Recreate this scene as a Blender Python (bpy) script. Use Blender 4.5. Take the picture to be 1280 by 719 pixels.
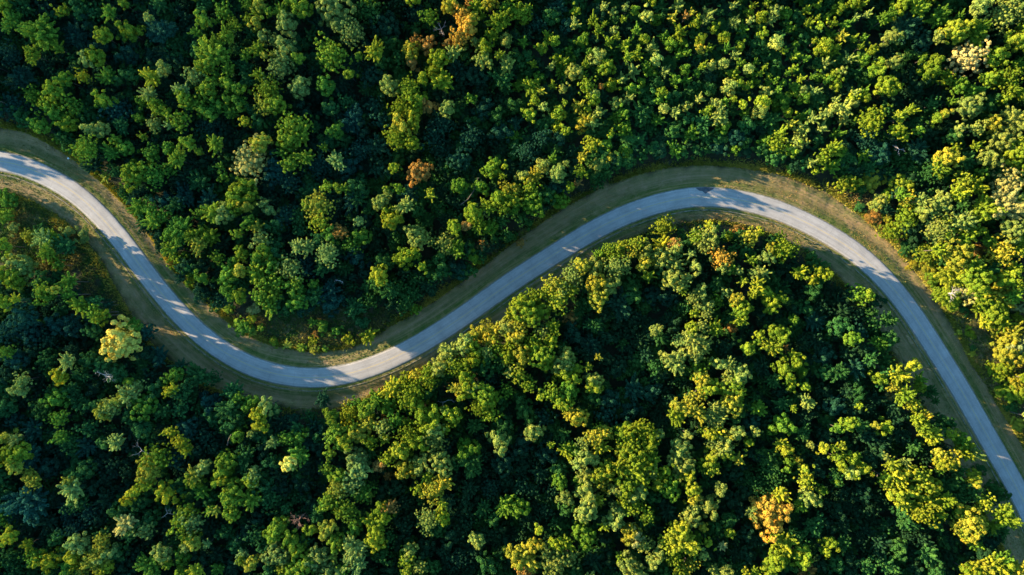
import bpy, math, random
import numpy as np
from mathutils import Vector, noise as mn

S = bpy.context.scene
C = S.collection
for o in list(bpy.data.objects):
    bpy.data.objects.remove(o)

# ------------------------------------------------------------------ camera
WID, ALT = 305.0, 203.0                 # metres of ground across the picture, drone height
cam_d = bpy.data.cameras.new("camera")
cam = bpy.data.objects.new("camera", cam_d)
C.objects.link(cam)
cam.location = (0, 0, ALT)
cam_d.sensor_width = 36.0
cam_d.lens = 36.0 * ALT / WID
cam_d.clip_start = 1.0
cam_d.clip_end = 9000.0
S.camera = cam

# ------------------------------------------------------------------ sky, sun, exposure
SUN_EL, SUN_AZ = math.radians(13.5), math.radians(287.0)   # azimuth clockwise from +Y
W = bpy.data.worlds.new("World")
S.world = W
W.use_nodes = True
nt = W.node_tree
bg = nt.nodes["Background"]
sky = nt.nodes.new("ShaderNodeTexSky")
sky.sky_type = 'NISHITA'
sky.sun_disc = False
sky.sun_elevation = SUN_EL
sky.sun_rotation = SUN_AZ
sky.altitude = 300
sky.air_density = 1.0
sky.dust_density = 0.3
sky.ozone_density = 2.0
tintn = nt.nodes.new("ShaderNodeMix"); tintn.data_type = 'RGBA'; tintn.blend_type = 'MULTIPLY'
tintn.inputs[0].default_value = 1.0
tintn.inputs[7].default_value = (0.68, 1.05, 1.12, 1)      # clear evening air, a little more cyan
nt.links.new(sky.outputs[0], tintn.inputs[6]); nt.links.new(tintn.outputs[2], bg.inputs[0])
bg.inputs[1].default_value = 0.108

sun_d = bpy.data.lights.new("sun", 'SUN')
sun_d.energy = 5.0
sun_d.angle = math.radians(0.5)
sun_d.color = (1.0, 0.78, 0.49)
sun = bpy.data.objects.new("sun", sun_d)
C.objects.link(sun)
tosun = Vector((math.sin(SUN_AZ) * math.cos(SUN_EL), math.cos(SUN_AZ) * math.cos(SUN_EL), math.sin(SUN_EL)))
sun.rotation_euler = tosun.to_track_quat('Z', 'Y').to_euler()
sun.location = (-200, 60, 120)

S.view_settings.view_transform = 'Standard'
S.view_settings.look = 'None'
S.view_settings.gamma = 1.0
S.view_settings.use_curve_mapping = False
S.view_settings.exposure = 2.25
S.render.engine = 'CYCLES'
S.cycles.filter_width = 1.5
S.cycles.max_bounces = 5
S.cycles.diffuse_bounces = 3
S.cycles.transmission_bounces = 3
S.cycles.transparent_max_bounces = 4

# ------------------------------------------------------------------ helpers
random.seed(7)
rng = np.random.default_rng(7)

def gx(px, h=0.0):
    """metres east of the camera of a point h metres up seen at column px of a 1280-wide picture"""
    return (px - 640.0) / 1280.0 * WID * (1.0 - h / ALT)

def gy(py, h=0.0):
    return -(py - 359.5) / 1280.0 * WID * (1.0 - h / ALT)

def mesh_np(name, V, F, mats=(), smooth=False, midx=None):
    """F: (n,k) int array, all faces the same size"""
    V = np.asarray(V, dtype=np.float32); F = np.asarray(F, dtype=np.int32)
    me = bpy.data.meshes.new(name)
    k = F.shape[1]
    me.vertices.add(len(V)); me.vertices.foreach_set("co", V.ravel())
    me.loops.add(F.size); me.loops.foreach_set("vertex_index", F.ravel())
    me.polygons.add(len(F))
    me.polygons.foreach_set("loop_start", np.arange(0, F.size, k, dtype=np.int32))
    if smooth:
        me.polygons.foreach_set("use_smooth", np.ones(len(F), dtype=bool))
    if midx is not None:
        me.polygons.foreach_set("material_index", np.asarray(midx, dtype=np.int32))
    me.update(calc_edges=True)
    for m in mats:
        me.materials.append(m)
    return me

def attr(me, name, data, typ='FLOAT', dom='POINT'):
    a = me.attributes.new(name, typ, dom)
    key = {'FLOAT': 'value', 'INT': 'value', 'FLOAT_VECTOR': 'vector', 'FLOAT_COLOR': 'color'}[typ]
    a.data.foreach_set(key, np.asarray(data, dtype=np.int32 if typ == 'INT' else np.float32).ravel())

def link(name, me, parent=None):
    o = bpy.data.objects.new(name, me)
    C.objects.link(o)
    o.parent = parent
    return o

def describe(o, label, cat, group=None):
    o['label'] = label; o['category'] = cat
    if group: o['group'] = group
    return o

def mat(name):
    m = bpy.data.materials.new(name)
    m.use_nodes = True
    t = m.node_tree
    t.nodes.clear()
    out = t.nodes.new("ShaderNodeOutputMaterial")
    return m, t, out

def N(t, typ, **kw):
    n = t.nodes.new(typ)
    for k, v in kw.items():
        if k.startswith('i_'):
            n.inputs[k[2:].replace('_', ' ')].default_value = v
        else:
            setattr(n, k, v)
    return n

def ramp(t, stops, src):
    r = t.nodes.new("ShaderNodeValToRGB")
    e = r.color_ramp.elements
    while len(e) < len(stops):
        e.new(0.5)
    for el, (p, c) in zip(e, stops):
        el.position = p
        el.color = (c[0], c[1], c[2], 1) if not isinstance(c, (int, float)) else (c, c, c, 1)
    t.links.new(src, r.inputs[0])
    return r.outputs[0]

def mix(t, fac, a, b, mode='MIX'):
    m = t.nodes.new("ShaderNodeMix")
    m.data_type = 'RGBA'; m.blend_type = mode
    for key, v in ((0, fac), (6, a), (7, b)):
        if hasattr(v, 'is_output'):
            t.links.new(v, m.inputs[key])
        elif isinstance(v, (int, float)):
            m.inputs[key].default_value = v if key == 0 else (v, v, v, 1)
        else:
            m.inputs[key].default_value = (v[0], v[1], v[2], 1)
    return m.outputs[2]

def math_(t, op, a, b=0.0):
    m = t.nodes.new("ShaderNodeMath"); m.operation = op
    for i, v in enumerate((a, b)):
        if hasattr(v, 'is_output'): t.links.new(v, m.inputs[i])
        else: m.inputs[i].default_value = v
    return m.outputs[0]

def noise_tex(t, vec, scale, detail=4, rough=0.55, dist=0.0):
    n = t.nodes.new("ShaderNodeTexNoise")
    n.inputs['Scale'].default_value = scale
    n.inputs['Detail'].default_value = detail
    n.inputs['Roughness'].default_value = rough
    n.inputs['Distortion'].default_value = dist
    if vec is not None: t.links.new(vec, n.inputs['Vector'])
    return n.outputs['Fac']

def combine(t, x, y, z=0.0):
    n = t.nodes.new("ShaderNodeCombineXYZ")
    for i, v in enumerate((x, y, z)):
        if hasattr(v, 'is_output'): t.links.new(v, n.inputs[i])
        else: n.inputs[i].default_value = v
    return n.outputs[0]

def attribute(t, name, typ='GEOMETRY', out='Fac'):
    n = t.nodes.new("ShaderNodeAttribute"); n.attribute_name = name; n.attribute_type = typ
    return n.outputs[out]

def principled(t, out, col, rough=0.8, spec=0.2, bump=None, bstr=0.3, bdist=0.05):
    p = t.nodes.new("ShaderNodeBsdfPrincipled")
    if hasattr(col, 'is_output'): t.links.new(col, p.inputs['Base Color'])
    else: p.inputs['Base Color'].default_value = (*col, 1)
    if hasattr(rough, 'is_output'): t.links.new(rough, p.inputs['Roughness'])
    else: p.inputs['Roughness'].default_value = rough
    p.inputs['Specular IOR Level'].default_value = spec
    if bump is not None:
        b = t.nodes.new("ShaderNodeBump")
        b.inputs['Strength'].default_value = bstr
        b.inputs['Distance'].default_value = bdist
        t.links.new(bump, b.inputs['Height'])
        t.links.new(b.outputs[0], p.inputs['Normal'])
    t.links.new(p.outputs[0], out.inputs[0])
    return p

# ------------------------------------------------------------------ road line
UP = [(-140,205),(-60,189),(0,187.5),(12,189),(30,195),(50,202.5),(75,213.5),(100,230),(125,252),(140,268),(160,290),(175,310),(190,331),(212,357),(230,379),(250,401),(268,417),(285,428),(300,438),(325,449),(350,456),(375,460),(400,461),(420,459),(440,455),(470,445),(500,431),(540,407.5),(575,384),(605,362),(633,341),(650,330),(680,311),(715,290),(745,272),(780,255.5),(810,244.5),(840,237),(865,233.5),(890,233),(920,236),(950,243),(980,251.5),(1010,265),(1040,282),(1070,300),(1100,323),(1117,340),(1135,362),(1155,390),(1170,414),(1185,437),(1199,460),(1212,479),(1230,511),(1245,541),(1260,568),(1280,602),(1320,680),(1350,745)]
LO = [(-140,231),(-60,213),(0,211),(12,214),(30,220.5),(50,228.5),(70,239.5),(88,251),(110,269),(130,293),(147,312),(163,338),(180,360),(199,386),(220,409),(243,429),(260,443),(290,462),(320,476),(350,483),(380,486),(400,486),(420,483.5),(450,476.5),(480,466),(500,457.5),(520,447.5),(553,427),(580,410),(610,388.5),(640,367),(660,353.5),(680,341),(710,321),(742,301),(770,286.5),(800,274),(830,264),(855,258.5),(885,256.5),(915,260),(940,265),(965,272.5),(990,283),(1010,292),(1040,309),(1060,322),(1080,340),(1097,359),(1111,373),(1125,392),(1145,421),(1158,442),(1168,459),(1180,476),(1200,512),(1217,541),(1238,574),(1255,604),(1268,629),(1295,690),(1325,760)]

def resample(pts, n):
    P = np.array(pts, float)
    for _ in range(2):                                    # light smoothing of hand-read points
        d = np.r_[0, np.cumsum(np.hypot(*np.diff(P, axis=0).T))]
        s = np.linspace(0, d[-1], 420)
        P = np.c_[np.interp(s, d, P[:, 0]), np.interp(s, d, P[:, 1])]
        k = np.ones(11) / 11
        Q = np.pad(P, ((5, 5), (0, 0)), mode='reflect', reflect_type='odd')
        P = np.c_[np.convolve(Q[:, 0], k, 'valid'), np.convolve(Q[:, 1], k, 'valid')]
    d = np.r_[0, np.cumsum(np.hypot(*np.diff(P, axis=0).T))]
    s = np.linspace(0, d[-1], n)
    return np.c_[np.interp(s, d, P[:, 0]), np.interp(s, d, P[:, 1])]

def togr(P):
    return np.c_[(P[:, 0] - 640) / 1280 * WID, -(P[:, 1] - 359.5) / 1280 * WID]

NR = 500
ru, rl = resample(UP, NR), resample(LO, NR)
CL0 = (togr(ru) + togr(rl)) / 2
d_ = np.r_[0, np.cumsum(np.hypot(*np.diff(CL0, axis=0).T))]
ARC = np.linspace(0, d_[-1], NR)
CL = np.c_[np.interp(ARC, d_, CL0[:, 0]), np.interp(ARC, d_, CL0[:, 1])]
TG = np.gradient(CL, axis=0); TG /= np.linalg.norm(TG, axis=1)[:, None]
NM = np.c_[-TG[:, 1], TG[:, 0]]                            # points to the upper side of the picture
HW = 3.0                                                   # half width of the carriageway

def road_coord(P):
    """signed distance from the centre line (+ = upper side) and arc length, for an (n,2) array"""
    D = np.empty(len(P)); A = np.empty(len(P))
    for i in range(0, len(P), 4000):
        q = P[i:i + 4000]
        dd = q[:, None, :] - CL[None, :, :]
        j = np.argmin((dd ** 2).sum(2), axis=1)
        v = q - CL[j]
        along = (v * TG[j]).sum(1)
        sd = (v * NM[j]).sum(1)
        dist = np.hypot(sd, np.where((j == 0) | (j == NR - 1), along, 0))
        D[i:i + 4000] = np.sign(sd) * dist
        A[i:i + 4000] = ARC[j] + along
    return D, A

# mown strip outline (picture columns and rows of its two edges)
VN = [(-240,180),(-140,172),(-60,160),(0,158),(40,168),(80,190),(110,214),(130,230),(160,260),(190,298),(215,336),(240,362),(270,388),(300,412),(330,427),(360,434),(400,439),(430,435),(460,424),(490,405),(530,383),(570,356),(610,327),(650,296),(700,261),(740,240),(780,223),(840,208),(900,207),(950,212),(1000,226),(1040,243),(1070,265),(1105,295),(1140,332),(1170,372),(1195,412),(1215,452),(1240,492),(1265,532),(1300,592),(1360,700)]
VS = [(-140,262),(-60,242),(0,240),(40,252),(80,277),(108,303),(128,330),(146,362),(168,400),(200,440),(240,470),(280,490),(320,503),(360,510),(400,512),(440,506),(480,484),(520,464),(560,442),(600,420),(640,393),(680,365),(720,338),(760,313),(800,293),(840,281),(880,275),(920,279),(960,291),(1000,309),(1030,330),(1055,355),(1080,385),(1100,415),(1120,450),(1145,490),(1165,530),(1190,575),(1220,625),(1250,680),(1290,760)]
vn_s, vn_d = None, None
def edge_profile(pts):
    G = togr(np.array(pts, float))
    sd, ar = road_coord(G)
    o = np.argsort(ar)
    return ar[o], sd[o]
VNa, VNd = edge_profile(VN)
VSa, VSd = edge_profile(VS)
def verge_limits(ar):
    return np.interp(ar, VNa, VNd), np.interp(ar, VSa, VSd)

def ground_z(D, A, X, Y):
    a = np.abs(D)
    z = -0.55 * np.exp(-((a - 6.6) / 1.7) ** 2)            # shallow ditch on both sides
    z += 0.45 * np.clip((a - 8.5) / 9.0, 0, 1)
    z += np.clip((a - 4) / 6, 0, 1) * (0.22 * np.sin(X * 0.31 + 1.7 * np.sin(Y * 0.13)) * np.cos(Y * 0.27)
         + 0.12 * np.sin(X * 0.9 + Y * 0.7) * np.sin(Y * 1.1 - X * 0.3))
    z -= 0.06
    return z
def zat(x, y):
    P = np.array([[x, y]]); D, A = road_coord(P)
    return float(ground_z(D, A, P[:, 0], P[:, 1])[0])

# ------------------------------------------------------------------ materials
def m_ground():
    m, t, out = mat("ground")
    geo = t.nodes.new("ShaderNodeNewGeometry").outputs['Position']
    rd, rs, vg = attribute(t, 'rd'), attribute(t, 'rs'), attribute(t, 'verge')
    n1 = noise_tex(t, geo, 0.35, 6, 0.65)
    n2 = noise_tex(t, geo, 2.6, 5, 0.7)
    floor = ramp(t, [(0.3, (0.018, 0.028, 0.012)), (0.5, (0.030, 0.044, 0.016)), (0.62, (0.050, 0.046, 0.022)), (0.75, (0.035, 0.065, 0.018))], n1)
    floor = mix(t, n2, floor, (0.05, 0.042, 0.025), 'MIX')
    # mown grass with long streaks that follow the road
    st = noise_tex(t, combine(t, math_(t, 'MULTIPLY', rd, 1.15), math_(t, 'MULTIPLY', rs, 0.035)), 1.0, 5, 0.7)
    grass = ramp(t, [(0.34, (0.045, 0.080, 0.018)), (0.46, (0.085, 0.115, 0.026)), (0.54, (0.215, 0.165, 0.065)), (0.62, (0.34, 0.22, 0.12))], st)
    dry = ramp(t, [(0.38, (0.05, 0.09, 0.018)), (0.5, (0.11, 0.125, 0.03)), (0.62, (0.26, 0.18, 0.085))], n1)
    grass = mix(t, 0.42, grass, dry)
    ab = math_(t, 'ABSOLUTE', rd)
    dr = ramp(t, [(0.0, 0.0), (0.30, 0.0), (0.48, 0.75), (0.7, 0.55), (1.0, 0.2)], math_(t, 'MULTIPLY', ab, 1 / 14.0))
    grass = mix(t, math_(t, 'MULTIPLY', dr, math_(t, 'MULTIPLY', n1, 1.4)), grass, (0.27, 0.175, 0.095))
    col = mix(t, vg, floor, grass)
    fine = noise_tex(t, geo, 9.0, 3, 0.7)
    col = mix(t, 0.45, col, ramp(t, [(0.3, 0.55), (0.7, 1.35)], fine), 'MULTIPLY')
    principled(t, out, col, 0.95, 0.1, bump=math_(t, 'ADD', n2, fine), bstr=0.8, bdist=0.12)
    return m

def m_road():
    m, t, out = mat("asphalt")
    geo = t.nodes.new("ShaderNodeNewGeometry").outputs['Position']
    rd, rs = attribute(t, 'rd'), attribute(t, 'rs')
    st = noise_tex(t, combine(t, math_(t, 'MULTIPLY', rd, 1.6), math_(t, 'MULTIPLY', rs, 0.02)), 1.0, 5, 0.6)
    col = ramp(t, [(0.3, (0.295, 0.282, 0.275)), (0.55, (0.318, 0.302, 0.29)), (0.75, (0.342, 0.324, 0.31))], st)
    blot = noise_tex(t, geo, 0.22, 5, 0.6)
    col = mix(t, 0.8, col, ramp(t, [(0.3, 0.78), (0.7, 1.14)], blot), 'MULTIPLY')
    # tar-filled transverse joints
    w = math_(t, 'FRACT', math_(t, 'ADD', math_(t, 'MULTIPLY', rs, 0.137), math_(t, 'MULTIPLY', noise_tex(t, geo, 0.8, 2), 0.06)))
    j = math_(t, 'LESS_THAN', w, 0.022)
    jm = math_(t, 'MULTIPLY', j, math_(t, 'MULTIPLY', blot, 0.4))
    col = mix(t, jm, col, (0.14, 0.14, 0.145))
    # ragged, darker and dirtier edges
    ed = math_(t, 'GREATER_THAN', math_(t, 'ADD', math_(t, 'ABSOLUTE', rd), math_(t, 'MULTIPLY', noise_tex(t, geo, 1.3, 4), 0.6)), 3.02)
    col = mix(t, math_(t, 'MULTIPLY', ed, 0.75), col, (0.12, 0.115, 0.08))
    # wheel tracks polished darker in both lanes, and long wandering cracks
    a1 = math_(t, 'ABSOLUTE', math_(t, 'SUBTRACT', math_(t, 'ABSOLUTE', rd), 1.45))
    tr_ = ramp(t, [(0.0, 0.0), (0.12, 0.0), (0.3, 1.0)], math_(t, 'ABSOLUTE', math_(t, 'SUBTRACT', a1, 0.72)))
    col = mix(t, 0.22, col, mix(t, tr_, (0.62, 0.62, 0.63), (1.08, 1.07, 1.05)), 'MULTIPLY')
    cr = noise_tex(t, combine(t, math_(t, 'MULTIPLY', rd, 0.55), math_(t, 'MULTIPLY', rs, 0.16)), 1.0, 6, 0.75, 0.6)
    crk = ramp(t, [(0.485, 0.0), (0.5, 1.0), (0.515, 0.0)], cr)
    col = mix(t, math_(t, 'MULTIPLY', crk, 0.5), col, (0.16, 0.15, 0.14))
    # worn centre seam
    ce = ramp(t, [(0.0, 1.0), (0.035, 1.0), (0.07, 0.0)], math_(t, 'MULTIPLY', math_(t, 'ABSOLUTE', rd), 0.25))
    col = mix(t, math_(t, 'MULTIPLY', ce, 0.35), col, (0.38, 0.33, 0.25))
    fine = noise_tex(t, geo, 14.0, 3, 0.7)
    col = mix(t, 0.3, col, ramp(t, [(0.3, 0.8), (0.7, 1.15)], fine), 'MULTIPLY')
    principled(t, out, col, 0.9, 0.15, bump=fine, bstr=0.3, bdist=0.02)
    return m

def m_simple(name, c1, c2, scale, rough=0.9):
    m, t, out = mat(name)
    geo = t.nodes.new("ShaderNodeNewGeometry").outputs['Position']
    n = noise_tex(t, geo, scale, 5, 0.65)
    principled(t, out, ramp(t, [(0.32, c1), (0.68, c2)], n), rough, 0.15, bump=n, bstr=0.4, bdist=0.03)
    return m

def leafmat(name, source):
    """source: 'tint' read from the tree (object or instance), or 'own' read from the mesh"""
    m, t, out = mat(name)
    if source == 'tint':
        col = attribute(t, 'tint', 'INSTANCER', 'Color')
    else:
        col = attribute(t, 'own', 'GEOMETRY', 'Color')
    v = attribute(t, 'vary')
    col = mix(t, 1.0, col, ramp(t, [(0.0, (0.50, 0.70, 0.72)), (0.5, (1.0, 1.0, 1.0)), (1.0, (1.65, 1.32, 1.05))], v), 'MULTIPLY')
    d = t.nodes.new("ShaderNodeBsdfDiffuse"); d.inputs['Roughness'].default_value = 0.3
    tr = t.nodes.new("ShaderNodeBsdfTranslucent")
    t.links.new(col, d.inputs[0])
    t.links.new(mix(t, 1.0, col, (1.1, 1.05, 0.45), 'MULTIPLY'), tr.inputs[0])
    ms = t.nodes.new("ShaderNodeMixShader"); ms.inputs[0].default_value = 0.15
    t.links.new(d.outputs[0], ms.inputs[1]); t.links.new(tr.outputs[0], ms.inputs[2])
    t.links.new(ms.outputs[0], out.inputs[0])
    return m

M_GROUND, M_ROAD = m_ground(), m_road()
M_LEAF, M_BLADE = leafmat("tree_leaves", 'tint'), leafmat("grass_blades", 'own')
M_BARK = m_simple("bark", (0.05, 0.04, 0.03), (0.13, 0.11, 0.09), 3.0)
M_DEAD = m_simple("bleached_wood", (0.26, 0.23, 0.21), (0.48, 0.44, 0.41), 3.0)
M_DEADRED = m_simple("reddish_dead_wood", (0.18, 0.10, 0.07), (0.36, 0.21, 0.15), 3.0)
M_GRAVEL = m_simple("pale_gravel", (0.05, 0.055, 0.03), (0.24, 0.21, 0.15), 0.9)
M_PAINT = m_simple("faded_yellow_paint", (0.30, 0.27, 0.22), (0.48, 0.36, 0.17), 0.7)
M_TAR = m_simple("tar_patch", (0.035, 0.045, 0.055), (0.09, 0.10, 0.11), 1.2)
M_WHITE = m_simple("white_paint", (0.7, 0.7, 0.68), (0.85, 0.85, 0.83), 4.0)

# ------------------------------------------------------------------ ground, one sheet to the horizon
def axis(lo, hi, step):
    a = np.arange(lo, hi + step / 2, step)
    out = [a]
    d = step; l = a[0]; r = a[-1]; L = []; R = []
    while r < 3500:
        d *= 1.35; r += d; l -= d; L.append(l); R.append(r)
    return np.r_[np.array(L[::-1]), a, np.array(R)]
AX, AY = axis(-176, 176, 0.8), axis(-104, 104, 0.8)
GXm, GYm = np.meshgrid(AX, AY, indexing='ij')
P = np.c_[GXm.ravel(), GYm.ravel()]
near = (np.abs(P[:, 0]) < 200) & (np.abs(P[:, 1]) < 130)
D = np.full(len(P), 200.0); A = np.zeros(len(P))
D[near], A[near] = road_coord(P[near])
Z = ground_z(D, A, P[:, 0], P[:, 1])
ln, ls = verge_limits(A)
nz = 0.7 * np.sin(P[:, 0] * 0.55 + P[:, 1] * 0.4) + 0.5 * np.sin(P[:, 0] * 1.3 - P[:, 1] * 0.9)
vg = np.minimum(ln - D, D - ls) + nz
verge = np.clip(vg / 1.6 + 0.5, 0, 1) * near
# open weedy pieces of ground beside the mown strip
def blob(px, py, rx, ry):
    return np.clip(1.6 - 1.6 * (((P[:, 0] - gx(px)) / (rx * WID / 1280)) ** 2 + ((P[:, 1] - gy(py)) / (ry * WID / 1280)) ** 2), 0, 1)
for b in ((60, 282, 85, 45), (1230, 440, 60, 110)):
    verge = np.maximum(verge, 0.75 * blob(*b))
for b in ((405, 405, 95, 28), (170, 370, 40, 45)):
    verge = np.maximum(verge, 0.3 * blob(*b))
nx, ny = len(AX), len(AY)
I = np.arange(nx * ny).reshape(nx, ny)
F = np.stack([I[:-1, :-1], I[1:, :-1], I[1:, 1:], I[:-1, 1:]], -1).reshape(-1, 4)
me = mesh_np("ground", np.c_[P, Z], F, [M_GROUND], smooth=True)
attr(me, 'rd', D); attr(me, 'rs', A); attr(me, 'verge', verge)
g = link("ground", me); g['kind'] = 'structure'

# ------------------------------------------------------------------ road and its edges
def strip(name, offs, zs, material, i0=0, i1=NR, wob=0.0, kind='structure'):
    cl, nm, ar = CL[i0:i1], NM[i0:i1], ARC[i0:i1]
    offs = np.array(offs, float)
    n, k = len(cl), len(offs)
    O = np.tile(offs, (n, 1))
    if wob:
        w = np.array([mn.noise(Vector((a * 0.35, 3.1 + offs[0], 0))) + 0.6 * mn.noise(Vector((a * 1.3, 9.1, offs[0]))) for a in ar])
        w2 = np.array([mn.noise(Vector((a * 0.35, 7.7 + offs[0], 5))) + 0.6 * mn.noise(Vector((a * 1.3, 2.1, offs[0]))) for a in ar])
        O[:, 0] += w * wob; O[:, -1] += w2 * wob
    V = np.empty((n, k, 3))
    V[:, :, :2] = cl[:, None, :] + nm[:, None, :] * O[:, :, None]
    V[:, :, 2] = np.array(zs)[None, :]
    J = np.arange(n * k).reshape(n, k)
    Fq = np.stack([J[:-1, 1:], J[:-1, :-1], J[1:, :-1], J[1:, 1:]], -1).reshape(-1, 4)
    me = mesh_np(name, V.reshape(-1, 3), Fq, [material], smooth=True)
    attr(me, 'rd', O.ravel()); attr(me, 'rs', np.repeat(ar, k))
    o = link(name, me); o['kind'] = kind
    # keep the painted side up
    return o
strip("road", [-3.1, -2.93, -2.2, -1.0, 0, 1.0, 2.2, 2.93, 3.1], [-0.12, 0.03, 0.055, 0.08, 0.09, 0.08, 0.055, 0.03, -0.12], M_ROAD, wob=0.14)
strip("centre_line", [-0.09, 0.09], [0.0945, 0.0945], M_PAINT)
strip("gravel_shoulder", [-4.08, -3.95, -3.80], [-0.05, 0.02, -0.05], M_GRAVEL, wob=0.16)

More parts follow.
